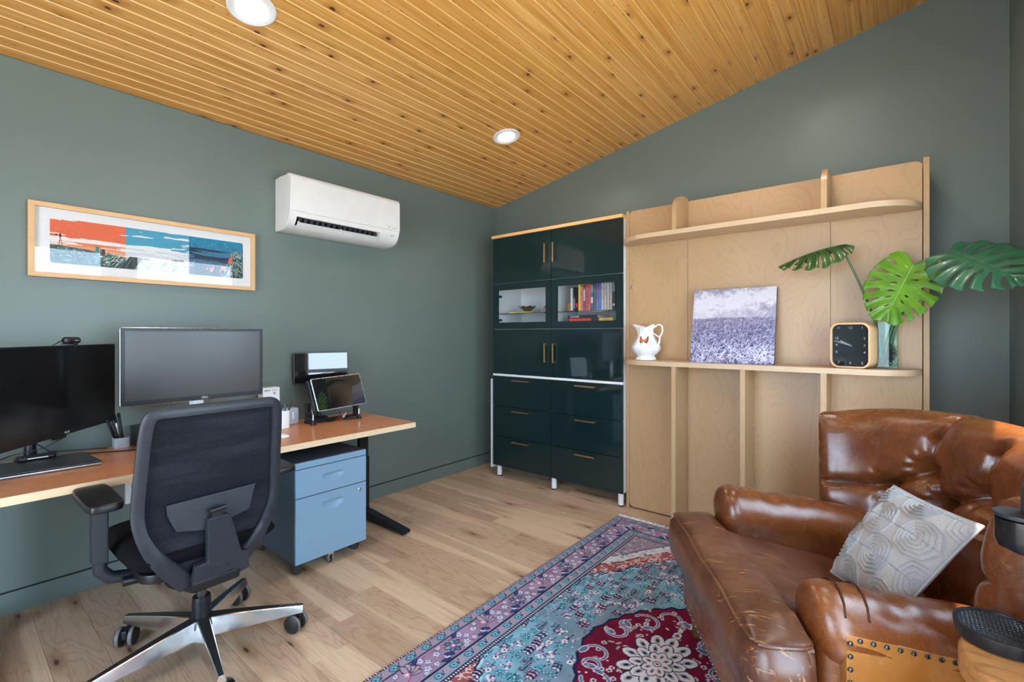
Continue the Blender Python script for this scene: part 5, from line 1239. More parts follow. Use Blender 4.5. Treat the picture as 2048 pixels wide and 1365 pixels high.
t = thing('desk_clock', 'square wooden clock with a dark face on the bed shelf before the vase', 'clock', (2.80, -.46, Z))
ph = R(15); cx_ = Vector((math.cos(ph), -math.sin(ph), 0)); cn = Vector((-math.sin(ph), -math.cos(ph), 0)); cz_ = Vector((0, 0, 1)); co = Vector((2.704, -.478, Z + .0005)); cwid, chh = .174, .228
def kp(u, v, d): return co + cx_ * u + cz_ * v + cn * d
ol = rounded(0, cwid, 0, chh, .040, 8); il = rounded(.009, cwid - .009, .009, chh - .009, .032, 8)
mb = MB(); n = len(ol)
mb.grid([[kp(*q, -.098) for q in ol], [kp(*q, -.002) for q in ol], [kp(q[0] * .985 + cwid * .0075, q[1] * .985 + chh * .0075, 0) for q in ol], [kp(*q, 0) for q in il], [kp(*q, -.010) for q in il]], cv=True); mb._add([kp(*q, -.098) for q in ol], [tuple(range(n))])
mb.build('case', 'clock_wood', t, ang=40)
MB()._add([kp(*q, -.0095) for q in il], [tuple(range(n))]).build('dial', 'clockface', t)
MB().prism([kp(*q, -.0045) for q in il], [kp(*q, -.0030) for q in il]).build('glass', 'picture_glass', t)
for k in range(1, 13):
    a = PI / 2 - k * PI / 6; q = max(abs(math.cos(a)) / .060, abs(math.sin(a)) / .088); u, v = math.cos(a) / q, math.sin(a) / q
    text('numeral', str(k), .018, 'num_grey', t, kp(cwid / 2 + u, chh / 2 + v, -.0090), cx_, cz_, .0002)
def hand(u, v, L, w_, d):
    b = Vector((u, v)).normalized(); s = Vector((-b.y, b.x)); c = Vector((cwid / 2, chh / 2))
    P4 = [c - b * .008 + s * w_ * .5, c - b * .008 - s * w_ * .5, c + b * L - s * w_ * .9, c + b * L + s * w_ * .9]
    MB().prism([kp(*q, d) for q in P4], [kp(*q, d + .0008) for q in P4]).build('hand', 'silver', t)
hand(-.068, .022, .072, .004, -.0082); hand(-.050, .024, .050, .006, -.0072)
MB().lathe([(0, .0015), (.004, .0015), (.004, 0)], kp(cwid / 2, chh / 2, -.0075), 14, ax=cn).build('hand_cap', 'silver', t)

t = thing('glass_vase', 'square clear glass vase half full of water behind the clock', 'vase', (2.934, -.378, Z))
vx0, vx1, vy0, vy1 = 2.890, 2.977, -.418, -.338; vh = .232
o_ = rounded(vx0, vx1, vy0, vy1, .008, 4); i_ = rounded(vx0 + .004, vx1 - .004, vy0 + .004, vy1 - .004, .005, 4); n = len(o_)
mb = MB(); mb.grid([[(*q, Z + .0003) for q in o_], [(*q, Z + vh) for q in o_], [(*q, Z + vh) for q in i_], [(*q, Z + .012) for q in i_]], cv=True); mb._add([(*q, Z + .0003) for q in o_], [tuple(range(n))]); mb._add([(*q, Z + .012) for q in i_], [tuple(range(n))])
mb.build('glass', 'vase_glass', t, ang=40)
MB().poly_z([(x * .9985 + .0044, y * .9985) for x, y in i_], Z + .0125, Z + .190).build('water', 'water', t)
# ------------------------------------------------------------------ monstera cuttings in the vase
t = thing('monstera_cutting', 'monstera cuttings with three split leaves standing in the glass vase', 'plant', (2.93, -.41, Z))
def stem(pts, r0, r1, name='stem'):
    P_ = [Vector(q) for q in pts]; out = []
    for i in range(len(P_) - 1):
        a = P_[max(i - 1, 0)]; b = P_[i]; c = P_[i + 1]; d = P_[min(i + 2, len(P_) - 1)]
        for q in range(6):
            u = q / 6; out.append(.5 * ((2 * b) + (c - a) * u + (2 * a - 5 * b + 4 * c - d) * u * u + (3 * b - a - 3 * c + d) * u ** 3))
    out.append(P_[-1]); n = len(out)
    return MB().tube(out, [r0 + (r1 - r0) * i / (n - 1) for i in range(n)], 10).build(name, 'stem', t)
stem([(2.915, -.385, Z + .03), (2.902, -.392, Z + .15), (2.884, -.415, 1.285), (2.828, -.45, 1.46), (2.775, -.46, 1.60), (2.752, -.47, 1.664)], .0085, .0032)
stem([(2.920, -.380, Z + .05), (2.940, -.380, Z + .15), (2.968, -.39, 1.29), (3.020, -.42, 1.42), (3.082, -.45, 1.53), (3.115, -.49, 1.570), (3.085, -.505, 1.560), (3.032, -.505, 1.537)], .0095, .0036)
stem([(2.94, -.37, Z + .06), (2.960, -.37, Z + .18), (3.02, -.40, 1.38), (3.10, -.48, 1.53), (3.150, -.56, 1.572)], .0075, .0036)
rr = random.Random(5)
for k in range(26):
    x, y, z_ = 2.935 + rr.uniform(-.012, .02), -.378 + rr.uniform(-.015, .015), Z + rr.uniform(.06, .13); pts = [(x, y, z_)]
    for q in range(6):
        x = min(max(x + rr.uniform(-.018, .018), vx0 + .008), vx1 - .008); y = min(max(y + rr.uniform(-.018, .018), vy0 + .008), vy1 - .008); z_ = max(z_ - rr.uniform(.002, .022), Z + .016); pts.append((x, y, z_))
    MB().tube(pts, rr.choice((.0012, .0016, .0028)), 5).build('root', 'root', t)
def leaf(base, tip, nrm, W_, mat_, slits, droop=.12, curl=.15, heart=1.0, seed=1, ripple=.006, fold=.10, deep=.46, sw=1.0):
    """split leaf: veins leave the midrib at changing angles; slots between them are cut right through"""
    rg = random.Random(seed); base = Vector(base); tip = Vector(tip); yd = tip - base; L = yd.length; yd.normalize()
    n = Vector(nrm); n = (n - yd * n.dot(yd)).normalized(); xd = yd.cross(n)
    nt_, nu = 150, 26; mb = MB()
    def pt(tt, u, s):
        al = R(148) * (1 - tt) ** 1.15 + R(14) * tt ** 1.3
        vl = W_ * (.50 + .62 * math.sin(PI * min(1, tt * .98 + .02)) ** .8 * (1 - .45 * tt)) * (1.0 if tt > .04 else .8 + 5 * tt)
        vl *= heart if tt < .12 else 1
        vl = max(vl * (1 - max(0, tt - .82) / .18 * .55), W_ * .12)
        ym = L * .93 * tt
        bend = .22 * u * u
        x = s * u * vl * math.sin(al - bend * .6); y = ym + u * vl * math.cos(al - bend * .6) * .82
        z_ = -droop * (max(0, y) / L) ** 2 * L * .6 - curl * (x / W_) ** 2 * W_ * .5 + fold * abs(x) + ripple * math.sin(tt * 46) * u
        return base + xd * x + yd * y + n * z_
    sl = {}
    for s in (-1, 1):
        lst = []
        for q in slits:
            c = q + rg.uniform(-.012, .012); lst.append((c, rg.uniform(deep, deep + .14), 1.01 if rg.random() < .62 else .93, rg.uniform(.015, .022) * sw))
            lst.append((c + rg.uniform(-.01, .05), .15, .34, .013)) if rg.random() < .8 else None
        sl[s] = [v for v in lst if v]
    for s in (-1, 1):
        A = [[pt(i / nt_, j / nu, s) for j in range(nu + 1)] for i in range(nt_ + 1)]
        def keep(i, j, s=s):
            tt = (i + .5) / nt_; u = (j + .5) / nu
            for c, u0, u1, hw in sl[s]:
                if u0 < u < u1:
                    k = (u - u0) / (1.0 - u0) if u1 > 1 else math.sin(PI * (u - u0) / (u1 - u0))
                    wdt = hw * (math.sin(PI * min(1, .12 + k * .70)) if u1 > 1 else k ** .6)
                    if abs(tt - c) < wdt: return False
            return True
        mb.grid(A, keep=keep)
    # drop unused points by rebuilding, give the blade a real thickness
    o = mb.build('leaf', mat_, t, ang=80)
    bm = bmesh.new(); bm.from_mesh(o.data); bmesh.ops.delete(bm, geom=[v for v in bm.verts if not v.link_faces], context='VERTS'); bm.to_mesh(o.data); bm.free()
    md = o.modifiers.new('thickness', 'SOLIDIFY'); md.thickness = .0009; md.offset = 0
    mid_ = [pt(i / 20, 0, 1) + n * .0008 for i in range(21)]
    MB().tube(mid_, [.0022 * (1 - i / 24) for i in range(21)], 6).build('midrib', 'vein' if mat_ == 'leaf_lime' else 'stem', o)
    return o
leaf((3.030, -.505, 1.535), (2.925, -.545, 1.285), (-.10, -.92, .30), .150, 'leaf_lime', (.16, .27, .38, .49, .60, .71), .10, .12, 1.1, 4, .004, .06)
leaf((2.752, -.47, 1.666), (2.490, -.560, 1.628), (.06, -.24, 1.0), .130, 'leaf_dark', (.14, .28, .42, .56, .70, .82), .35, 1.0, 1.0, 8, .006, -.06, .24)
leaf((3.150, -.56, 1.572), (3.335, -.86, 1.425), (-.35, -.50, .80), .145, 'leaf_sky_sheen', (.15, .28, .41, .54, .67, .80), .15, .45, 1.0, 11, .006, .05, .18, 1.35)

# ------------------------------------------------------------------ rug
RX0, RX1, RY0, RY1 = 1.537, 3.051, -2.930, -0.533
t = thing('persian_rug', 'blue and wine red Persian rug with white fringe under the leather armchair', 'rug', ((RX0 + RX1) / 2, (RY0 + RY1) / 2, 0))
p = Paint(RX0, RX1, RY0, RY1, .0030, (128, 158, 176)); X, Y = p.X, p.Y
mx, my = 2.294, -1.730; rgn = np.random.default_rng(12)
dx = np.minimum(X - RX0, RX1 - X); dyy = np.minimum(Y - RY0, RY1 - Y); D = np.minimum(dx, dyy)
U, Vv = np.abs(X - mx), np.abs(Y - my)
NAVY, TEAL, SKY, WINE, CREAM, MAUVE, BRICK, PINK, DUSK = (28, 32, 62), (66, 138, 158), (122, 170, 192), (104, 18, 48), (200, 198, 208), (150, 128, 156), (148, 84, 84), (170, 66, 112), (112, 130, 148)
nz = vnoise(p.nx, p.ny, 30, 48, rgn)
nz2 = vnoise(p.nx, p.ny, 9, 14, rgn); kk = np.clip((nz2 - .35) / .3, 0, 1)[..., None]
p.C = (np.array(SKY) * (1 - kk) + np.array((116, 138, 156)) * kk) * (.84 + .2 * nz[..., None])
# field: corner pieces, cream band, brick band, blue lobes
edge = lambda v: np.interp(v, [0, .38, .52, .66, .80, .90, .96], [.60, .545, .43, .36, .27, .13, 0.0])
sc_ = .018 * np.abs(np.sin(np.arctan2(Vv, U) * 22))
blue = U < edge(Vv) - sc_
brick = ~blue & (U < edge(Vv - .105) + .02)
creamb = ~blue & ~brick & (U < edge(Vv - .175) + .05)
cor = ~blue & ~brick & ~creamb
p.C[brick] = BRICK; p.C[creamb] = CREAM; p.C[cor] = (146, 132, 150)
rimm = np.abs(U - (edge(Vv) - sc_)) < .006; p.C[rimm] = NAVY
rimm = (np.abs(U - (edge(Vv) - sc_) + .013) < .007) & blue; p.C[rimm] = (150, 205, 218)
p.C[np.abs(U - (edge(Vv - .105) + .02)) < .005] = (52, 22, 40); p.C[np.abs(U - (edge(Vv - .175) + .05)) < .004] = NAVY
def infield(x, y): return min(x - RX0, RX1 - x, y - RY0, RY1 - y) > .235
def zone(x, y):
    i = int(round((x - RX0) / p.st)); j = int(round((y - RY0) / p.st))
    if not (0 <= i < p.nx and 0 <= j < p.ny): return 'o'
    return 'b' if blue[i, j] else 'r' if brick[i, j] else 'c' if creamb[i, j] else 'k'
medal = lambda x, y: (abs(x - mx) / .275) ** 1.6 + (abs(y - my) / .405) ** 1.6
for _ in range(2600):
    x, y = rgn.uniform(RX0 + .22, RX1 - .22), rgn.uniform(RY0 + .22, RY1 - .22); z_ = zone(x, y)
    if z_ == 'r':
        a = rgn.uniform(0, 6); r = rgn.uniform(.012, .02); p.line([(x + r * math.cos(a + q * .7), y + r * math.sin(a + q * .7) * (1 - q * .12)) for q in range(6)], .0042, (222, 196, 196))
    elif z_ == 'c' and rgn.random() < .8:
        p.flower(x, y, .014, (206, 206, 214), (120, 40, 66), NAVY, 6) if rgn.random() < .4 else p.ell(x, y, .005, .009, (58, 120, 130), rgn.uniform(0, 3))
    elif z_ == 'k':
        p.flower(x, y, .009, (190, 190, 206), PINK, NAVY, 5) if rgn.random() < .5 else p.ell(x, y, .004, .007, (60, 90, 116), rgn.uniform(0, 3))
# little garden plants scattered over the blue
cells = [(RX0 + .24 + .050 * i + rgn.uniform(-.014, .014), RY0 + .24 + .054 * j + rgn.uniform(-.014, .014)) for i in range(22) for j in range(37)]
for (x, y) in cells:
    if zone(x, y) != 'b' or medal(x, y) < 1.12: continue
    s = 1 if y > my else -1; kind = rgn.integers(6); ln = rgn.uniform(.036, .058); sx_ = rgn.uniform(-.012, .012)
    p.line([(x, y), (x + sx_, y + s * ln)], .0044, NAVY)
    if kind in (0, 1):
        col = [(124, 44, 84), (40, 100, 126), (60, 30, 64)][rgn.integers(3)]
        for q in range(5):
            for sd in (-1, 1): p.leaf(x + sx_ * q / 5, y + s * ln * (q + .6) / 5.4, .018, .008, (PI / 2 if s > 0 else -PI / 2) + sd * 1.0, col if q % 2 else (206, 196, 214), NAVY)
    elif kind == 2:
        for q in range(9): p.flower(x + rgn.uniform(-.018, .018), y + s * ln * rgn.uniform(.3, 1), .0075, (60, 140, 158), (190, 220, 226), (22, 60, 84), 4)
    elif kind == 3:
        p.flower(x + sx_, y + s * ln, .0145, (206, 202, 214), (60, 30, 70), NAVY, 6)
        for sd in (-1, 1): p.flower(x + sd * .016, y + s * ln * .5, .009, (176, 130, 170), (240, 230, 236), NAVY, 5)
    elif kind == 4:
        for q in range(8): p.ell(x + rgn.uniform(-.020, .020), y + s * ln * rgn.uniform(.2, 1), .0055, .0055, (206, 200, 212)); p.ell(x + rgn.uniform(-.02, .02), y + s * ln * rgn.uniform(.2, 1), .0045, .0045, (120, 60, 110))
    else:
        for q in range(4):
            for sd in (-1, 1): p.line([(x + sx_ * q / 4, y + s * ln * q / 4), (x + sd * .017, y + s * ln * (q + 1.2) / 4)], .0032, NAVY); p.ell(x + sd * .017, y + s * ln * (q + 1.2) / 4, .0052, .0052, (44, 22, 56)); p.ell(x + sd * .017, y + s * ln * (q + 1.2) / 4, .0024, .0024, (214, 208, 220))
for _ in range(3000):
    x, y = rgn.uniform(RX0 + .23, RX1 - .23), rgn.uniform(RY0 + .23, RY1 - .23)
    if zone(x, y) == 'b' and medal(x, y) > 1.08: p.ell(x, y, .0034, .0034, [NAVY, (200, 206, 220), (60, 120, 150), (150, 96, 140)][rgn.integers(4)])
# wine medallion with zig-zag rim
th = np.arctan2((Y - my) / .405, (X - mx) / .275); md = (np.abs(X - mx) / .275) ** 1.6 + (np.abs(Y - my) / .405) ** 1.6; zig = .07 * (np.abs((th * 14 / PI * 2) % 2 - 1) - .5)
p.C[(md + zig) < 1.07] = NAVY; p.C[(md + zig) < 1.0] = WINE
p.C[((md + zig) < .97)] = (np.array(WINE) * (.9 + .2 * nz[..., None]))[(md + zig) < .97]
for s1 in (-1, 1):
    for s2 in (-1, 1):
        for (ox, oy, r, a0_, a1_) in ((.135, .215, .050, 0.3, 4.6), (.205, .085, .042, 1.8, 6.0), (.060, .300, .040, -.8, 3.6), (.185, .15, .03, 3, 7)):
            pts = [(mx + s1 * (ox + r * math.cos(a)), my + s2 * (oy + r * .9 * math.sin(a))) for a in np.linspace(a0_, a1_, 22)]
            p.line(pts, .0145, (214, 204, 222)); p.line(pts, .0090, (84, 108, 138))
            p.leaf(pts[-1][0], pts[-1][1], .045, .022, rgn.uniform(0, 6), (84, 108, 138), (214, 204, 222))
for _ in range(130):
    a = rgn.uniform(0, 2 * PI); r = rgn.uniform(.45, .93); x, y = mx + .275 * r * math.cos(a), my + .405 * r * math.sin(a)
    q = rgn.integers(3)
    if q == 0:
        for k in range(6): p.ell(x + .008 * math.cos(k), y + .008 * math.sin(k), .0034, .0034, (208, 204, 214))
        p.ell(x, y, .004, .004, NAVY)
    elif q == 1: p.leaf(x, y, .026, .011, rgn.uniform(0, 6), (150, 148, 148))
    else: p.ell(x, y, .0042, .0042, (206, 196, 206))
# cream heart of the medallion: two rings of petals and finials
for s in (-1, 1):
    p.ell(mx, my + s * .205, .020, .030, NAVY); p.ell(mx, my + s * .205, .016, .026, CREAM); p.ell(mx, my + s * .205, .008, .012, (150, 60, 90)); p.ell(mx, my + s * .245, .010, .014, CREAM)
for (rad, pr, n_) in ((.110, .040, 12), (.070, .036, 10), (.034, .026, 8)):
    for ph_ in (0, 1):
        for k in range(n_):
            a = 2 * PI * (k + (.5 if n_ == 10 else 0)) / n_; cx, cy_ = mx + rad * .86 * math.cos(a), my + rad * 1.28 * math.sin(a)
            p.ell(cx, cy_, pr + (0 if ph_ else .0045), pr * .62 + (0 if ph_ else .0045), CREAM if ph_ else NAVY, math.atan2(1.28 * math.sin(a), .86 * math.cos(a)))
    for k in range(n_):
        a = 2 * PI * (k + (.5 if n_ == 10 else 0)) / n_; cx, cy_ = mx + rad * .90 * math.cos(a), my + rad * 1.34 * math.sin(a); aa = math.atan2(1.28 * math.sin(a), .86 * math.cos(a))
        p.ell(cx, cy_, .022 * pr / .04, .010 * pr / .04, (150, 156, 164), aa); p.ell(cx, cy_, .011 * pr / .04, .0065 * pr / .04, (24, 44, 70) if n_ != 8 else (110, 36, 66), aa)
p.ell(mx, my, .016, .014, NAVY); p.ell(mx, my, .012, .010, (220, 214, 220)); p.ell(mx, my, .006, .005, (120, 40, 60))
# borders
bm_ = D < .230
p.C[bm_] = (160, 138, 162)
p.C[D < .012] = (78, 30, 52); p.C[(D >= .012) & (D < .056)] = (140, 142, 162); p.C[(D >= .056) & (D < .160)] = (np.array(MAUVE) * (.88 + .22 * nz[..., None]))[(D >= .056) & (D < .160)]
p.C[(D >= .160) & (D < .214)] = (138, 146, 168); p.C[(D >= .214) & (D < .230)] = (206, 200, 208)
for d_ in (.012, .056, .160, .164, .214, .230): p.C[np.abs(D - d_) < .0024] = NAVY if d_ not in (.012,) else (60, 22, 44)
along = np.where(dx < dyy, Y, X)
p.C[(D > .003) & (D < .010) & ((along % .011) < .005)] = (220, 214, 220); p.C[(D > .217) & (D < .227) & ((along % .012) < .005)] = NAVY
def side_pts(d, step, off=0.0):
    out = []
    for s in (0, 1):
        x = RX0 + d if s == 0 else RX1 - d; n_ = int((RY1 - RY0 - 2 * d) / step)
        out += [(x, RY0 + d + (i + .5 + off) * (RY1 - RY0 - 2 * d) / n_, PI / 2, i, (1, 0) if s == 0 else (-1, 0)) for i in range(n_)]
        y = RY0 + d if s == 0 else RY1 - d; n_ = int((RX1 - RX0 - 2 * d) / step)
        out += [(RX0 + d + (i + .5 + off) * (RX1 - RX0 - 2 * d) / n_, y, 0.0, i, (0, 1) if s == 0 else (0, -1)) for i in range(n_)]
    return out
for d_ in (.034, .187):
    for (x, y, a, i, nn) in side_pts(d_, .037):
        if i % 2 == 0:
            p.ell(x, y, .0185, .0150, NAVY, a); p.ell(x, y, .0165, .0130, TEAL, a)
            for k in range(7): p.ell(x + .009 * math.cos(k * .9), y + .008 * math.sin(k * .9), .0022, .0022, (170, 214, 222))
            p.ell(x, y, .003, .003, NAVY); tx, ty = math.cos(a), math.sin(a); p.line([(x + tx * .017 + nn[0] * .010, y + ty * .017 + nn[1] * .010), (x + tx * .030 - nn[0] * .012, y + ty * .030 - nn[1] * .012)], .0034, NAVY)
        else: p.ell(x, y, .0115, .0095, (174, 144, 152), a); p.ell(x, y, .004, .004, (150, 120, 132))
per = .373 / 2
for (x, y, a, i, nn) in side_pts(.108, per):
    tx, ty = math.cos(a), math.sin(a); W_ = lambda u, v: (x + tx * u + nn[0] * v, y + ty * u + nn[1] * v); ba = math.atan2(ty, tx)
    p.line([W_(u, .036 * math.sin(u * 17 + (0 if i % 2 else PI))) for u in np.linspace(-.093, .093, 20)], .0046, PINK)
    if i % 2 == 0:   # lily with pointed petals
        for q in (-.9, -.45, 0, .45, .9): p.leaf(*W_(-.012, -.01), .060 - .012 * abs(q), .020, ba + q + (.5 if nn[0] + nn[1] > 0 else -.5), (166, 150, 170), NAVY)
        p.flower(*W_(-.016, -.012), .013, (206, 168, 186), (226, 214, 220), PINK, 5)
    else:
        for q in range(7): p.leaf(*W_(0, 0), .036, .016, q * .9, (126, 164, 172) if q % 2 else (96, 110, 146), NAVY)
        p.flower(*W_(0, 0), .014, (190, 120, 150), (224, 214, 220), NAVY, 5)
    for (u, v, r) in ((.052, .022, .015), (.075, -.004, .012), (.058, -.030, .014), (-.055, .026, .013), (-.075, -.012, .014), (.090, .028, .012), (-.048, -.034, .011), (.033, .038, .010)):
        p.flower(*W_(u, v), r, (198, 204, 224), PINK if r < .014 else (90, 110, 160), NAVY, 5, u * 40)
    for (u, v, an) in ((.028, -.034, .5), (-.088, .034, -.4), (-.03, .036, 2.4)): p.leaf(*W_(u, v), .034, .013, ba + an, (50, 66, 118), NAVY)
hgt = .0085 + .0012 * vnoise(p.nx, p.ny, 9, 14, rgn)
hgt[0, :] = hgt[-1, :] = 0.001; hgt[:, 0] = hgt[:, -1] = 0.001
vgrid('woven_pile', vcol_mat('rug_pile', .95, 320, .55, .1), t, np.stack([X, Y, hgt], -1), p.C)
mb = MB()
for ye, s in ((RY1, 1), (RY0, -1)):
    n_ = 300
    for i in range(n_):
        x = RX0 + .004 + (RX1 - RX0 - .008) * i / (n_ - 1); sk = rr.uniform(-.012, .012); L = rr.uniform(.036, .050)
        mb.tube([(x, ye - s * .004, .006), (x + sk * .4, ye + s * L * .5, .0035), (x + sk, ye + s * L, .0028)], .0026, 4)
tag(mb.build('fringe', 'fringe', t, merge=False), kind='stuff')

# ------------------------------------------------------------------ leather armchair
TH_ = R(33); Bd = Vector((math.cos(TH_), math.sin(TH_), 0)); Rd = Vector((math.sin(TH_), -math.cos(TH_), 0)); AM = Vector((2.606, -1.725, 0))
def G(b, r, z): return AM + Bd * b + Rd * r + Vector((0, 0, z))
t = thing('leather_armchair', 'worn brown leather club armchair with a button-tufted back and nail-head trim', 'armchair', (2.82, -1.585, .0))
FL = .0095
ol = [(-.115, -.405), (-.115, .405), (.02, .41), (.56, .40), (.66, .25), (.70, 0), (.66, -.25), (.56, -.40), (.02, -.41)]
MB().prism([G(b, r, .10) for b, r in ol], [G(b, r, .315) for b, r in ol]).build('base', 'leather', t, bevel=.018, seg=3)
for b, r in ((-.07, -.35), (-.07, .35), (.55, -.30), (.55, .30)):
    MB().lathe([(.022, FL), (.024, FL + .01), (.018, .05), (.030, .085), (.030, .102)], G(b, r, 0), 16).build('foot', 'bowl_wood', t)
# T-shaped seat cushion: crowned, boxed and piped
def cush_outline():
    pts = [(-.150, -.425), (-.150, .425), (-.012, .425), (-.012, .272), (.50, .272), (.50, -.272), (-.012, -.272), (-.012, -.425)]
    out = []
    for i in range(8):
        a = Vector(pts[i]); b = Vector(pts[(i + 1) % 8]); n_ = max(2, int((b - a).length / .025))
        out += [a + (b - a) * q / n_ for q in range(n_)]
    for _ in range(2): out = [(out[i - 1] + 2 * out[i] + out[(i + 1) % len(out)]) / 4 for i in range(len(out))]
    return out
co_ = cush_outline(); nC = len(co_); cc_ = Vector((.10, 0))
mb = MB(); A = []
lev = [(1.0, .298, 0), (1.012, .33, 0), (1.018, .39, 0), (1.012, .45, 0), (1.0, .468, 0)]
for k, z_, _ in lev:
    row = []
    for q in co_:
        d = Vector((q.x - cc_.x, q.y)); o_ = Vector((q.x, q.y)); 
        nrm2 = Vector((1, 0)) if q.x > .4 else (Vector((-1, 0)) if q.x < -.14 else Vector((0, math.copysign(1, q.y))))
        o_ = o_ + nrm2 * (k - 1) * 1.5; row.append(G(o_.x, o_.y, z_ - (.120 * max(0, q.x + .02) / .5 if z_ > .44 else 0) + .004 * math.sin(q.y * 19 + q.x * 7)))
    A.append(row)
mb.grid(A, cv=True)
mb.build('seat_boxing', 'leather_seat', t, ang=60)
# crowned top: heights over a fine grid clipped to the T outline
mb = MB(); nb, nr_ = 84, 104
def crown(b, r):
    hw = .425 if b < -.012 else .272
    e = max(0.0, min(1, (b + .150) / .09)) ** .5 * max(0.0, min(1, (.50 - b) / .09)) ** .5 * max(0.0, min(1.0, (hw - abs(r)) / .10)) ** .5
    wr = .0035 * math.sin(34 * (b * .9 + .25 * r) + 3 * math.sin(r * 11)) * e * max(0, 1 - abs(b - .08) / .25) + .004 * math.sin(b * 13 + r * 9) * e
    return .467 - .120 * max(0, b + .02) / .5 + .034 * e + wr
G0 = [[None] * (nr_ + 1) for _ in range(nb + 1)]
for i in range(nb + 1):
    for j in range(nr_ + 1):
        b = -.150 + .650 * i / nb; f = -1 + 2 * j / nr_; hw = .425 if b < -.012 else .272
        G0[i][j] = G(b, f * hw, crown(b, f * hw))
mb.grid(G0); mb.build('seat_top', 'leather_seat', t, ang=70)
MB().tube([G(q.x * 1.0, q.y * 1.0, .4695 - .120 * max(0, q.x + .02) / .5 + .004 * math.sin(q.y * 19 + q.x * 7)) for q in co_], .0055, 8, closed=True).build('piping', 'leather_seat', t)
# arms: rolled top, flat outside panel, gathered front
def arm_section(s):
    """(r, z, roll) round the arm, inside bottom -> over the roll -> outside bottom; s = +1 near side, -1 far side"""
    o_ = [(.252, .16, 0), (.252, .30, 0), (.250, .42, .4)]
    for k in range(15):
        a = R(205 - k * (205 + 62) / 14); o_.append((.338 + .096 * math.cos(a), (.500 if s > 0 else .526) + .096 * math.sin(a), 1))
    o_ += [(.408, .448, 1), (.414, .43, .6), (.414, .30, 0), (.412, .12, 0), (.34, .115, 0)]
    return [(s * r, z_, w_) for r, z_, w_ in o_]
def arm_pts(s, b, k, lift=0.0):
    sec = arm_section(s); c = (s * .345, .42); drop = -.062 * max(0, b) / .45
    out = []
    for r, z_, w_ in sec:
        cz = .53 if w_ > .7 else .30
        rr2 = c[0] + (r - c[0]) * k; zz2 = cz + (z_ - cz) * (k if w_ > .3 else 1)
        nrm2 = Vector((r - c[0], z_ - .45)); 
        if nrm2.length > 0: nrm2.normalize()
        out.append((rr2 + nrm2.x * lift, zz2 + drop * (w_ if w_ < 1 else 1) + nrm2.y * lift))
    return out
for s in (1, -1):
    A = []
    stops = [(-.026, .03), (-.024, .35), (-.018, .62), (-.009, .80), (.003, .915), (.016, .975), (.030, 1.0), (.045, 1.0)]
    nst = len(stops)
    bs = stops + [(.045 + .575 * i / 60, 1.0) for i in range(1, 61)]
    for b, k in bs:
        row = []
        b += .022
        for (r, z_), (r0, z0, w_) in zip(arm_pts(s, b, k), arm_section(s)):
            q = (r * s - .338, z_ - .514)
            wob = 0.0
            if w_ >= 1 and b > .05:
                wob = .0042 * math.sin(62 * (b - .35 * q[1] / .1 * .1) + 9 * q[1] / .1 * .2) * max(0, 1 - abs(b - .20) / .20) * max(0, q[1] / .094 + .3) + .002 * math.sin(b * 23)
            row.append(G(b, r + s * wob * .4, z_ + wob))
        A.append(row)
    ns_ = len(A[0]); pan = 15 + 3 + 1
    mb = MB(); mb.grid(A, cv=True); mb._add(A[0], [tuple(range(ns_))]); mb._add(A[-1], [tuple(range(ns_))])
    ar = mb.build('arm', 'leather', t, ang=75)
    # outside panel in lighter hide, inset between the nail rows
    P_ = [(.060, .505), (.60, .425), (.60, .115), (.060, .115)]
    def pz(b, z_): return z_ - .0
    pb = [(.045, .521), (.20, .521 - .170 * .155), (.40, .521 - .170 * .355), (.60, .521 - .170 * .555), (.60, .115), (.045, .115)]
    mb = MB(); mb.prism([G(b, s * .402, z_) for b, z_ in pb], [G(b, s * .4335, z_) for b, z_ in pb]); mb.build('outside_panel', 'leather_tan', ar, bevel=.006)
    if s > 0:
        for b in (.030, .082):
            pts = [G(b + .022 + .022 * math.sin(PI * i / 8), r, z_) for i, (r, z_) in enumerate(arm_pts(s, b, 1.0, -.0002)[4:13])]
            MB().tube(pts, .0023, 6).build('piping', 'piping', ar)
        nl = None; spots = [(.053, .500 - .030 * i) for i in range(13)] + [(.074 + .0285 * i, .5115 - .170 * (.029 + .0285 * i)) for i in range(18)]
        proto = None
        for b, z_ in spots:
            q = G(b, s * .4338, z_)
            if proto is None:
                proto = MB().lathe([(0, .0045), (.0028, .0042), (.0052, .0028), (.0062, .0)], (0, 0, 0), 12, ax=Rd).build('nail', 'nail', ar, local=True); n_ = proto
            else: n_ = proto.copy(); COL.objects.link(n_); n_.parent = ar
            n_.location = q - Vector(t.location)
# nails along the bottom of the front rail
proto2 = MB().lathe([(0, .0045), (.0028, .0042), (.0052, .0028), (.0062, .0)], (0, 0, 0), 12, ax=-Bd).build('nail', 'nail', t, local=True)
for i in range(24):
    n_ = proto2 if i == 0 else proto2.copy()
    if i: COL.objects.link(n_); n_.parent = t
    n_.location = G(-.1155, -.385 + .77 * i / 23, .125) - Vector(t.location)
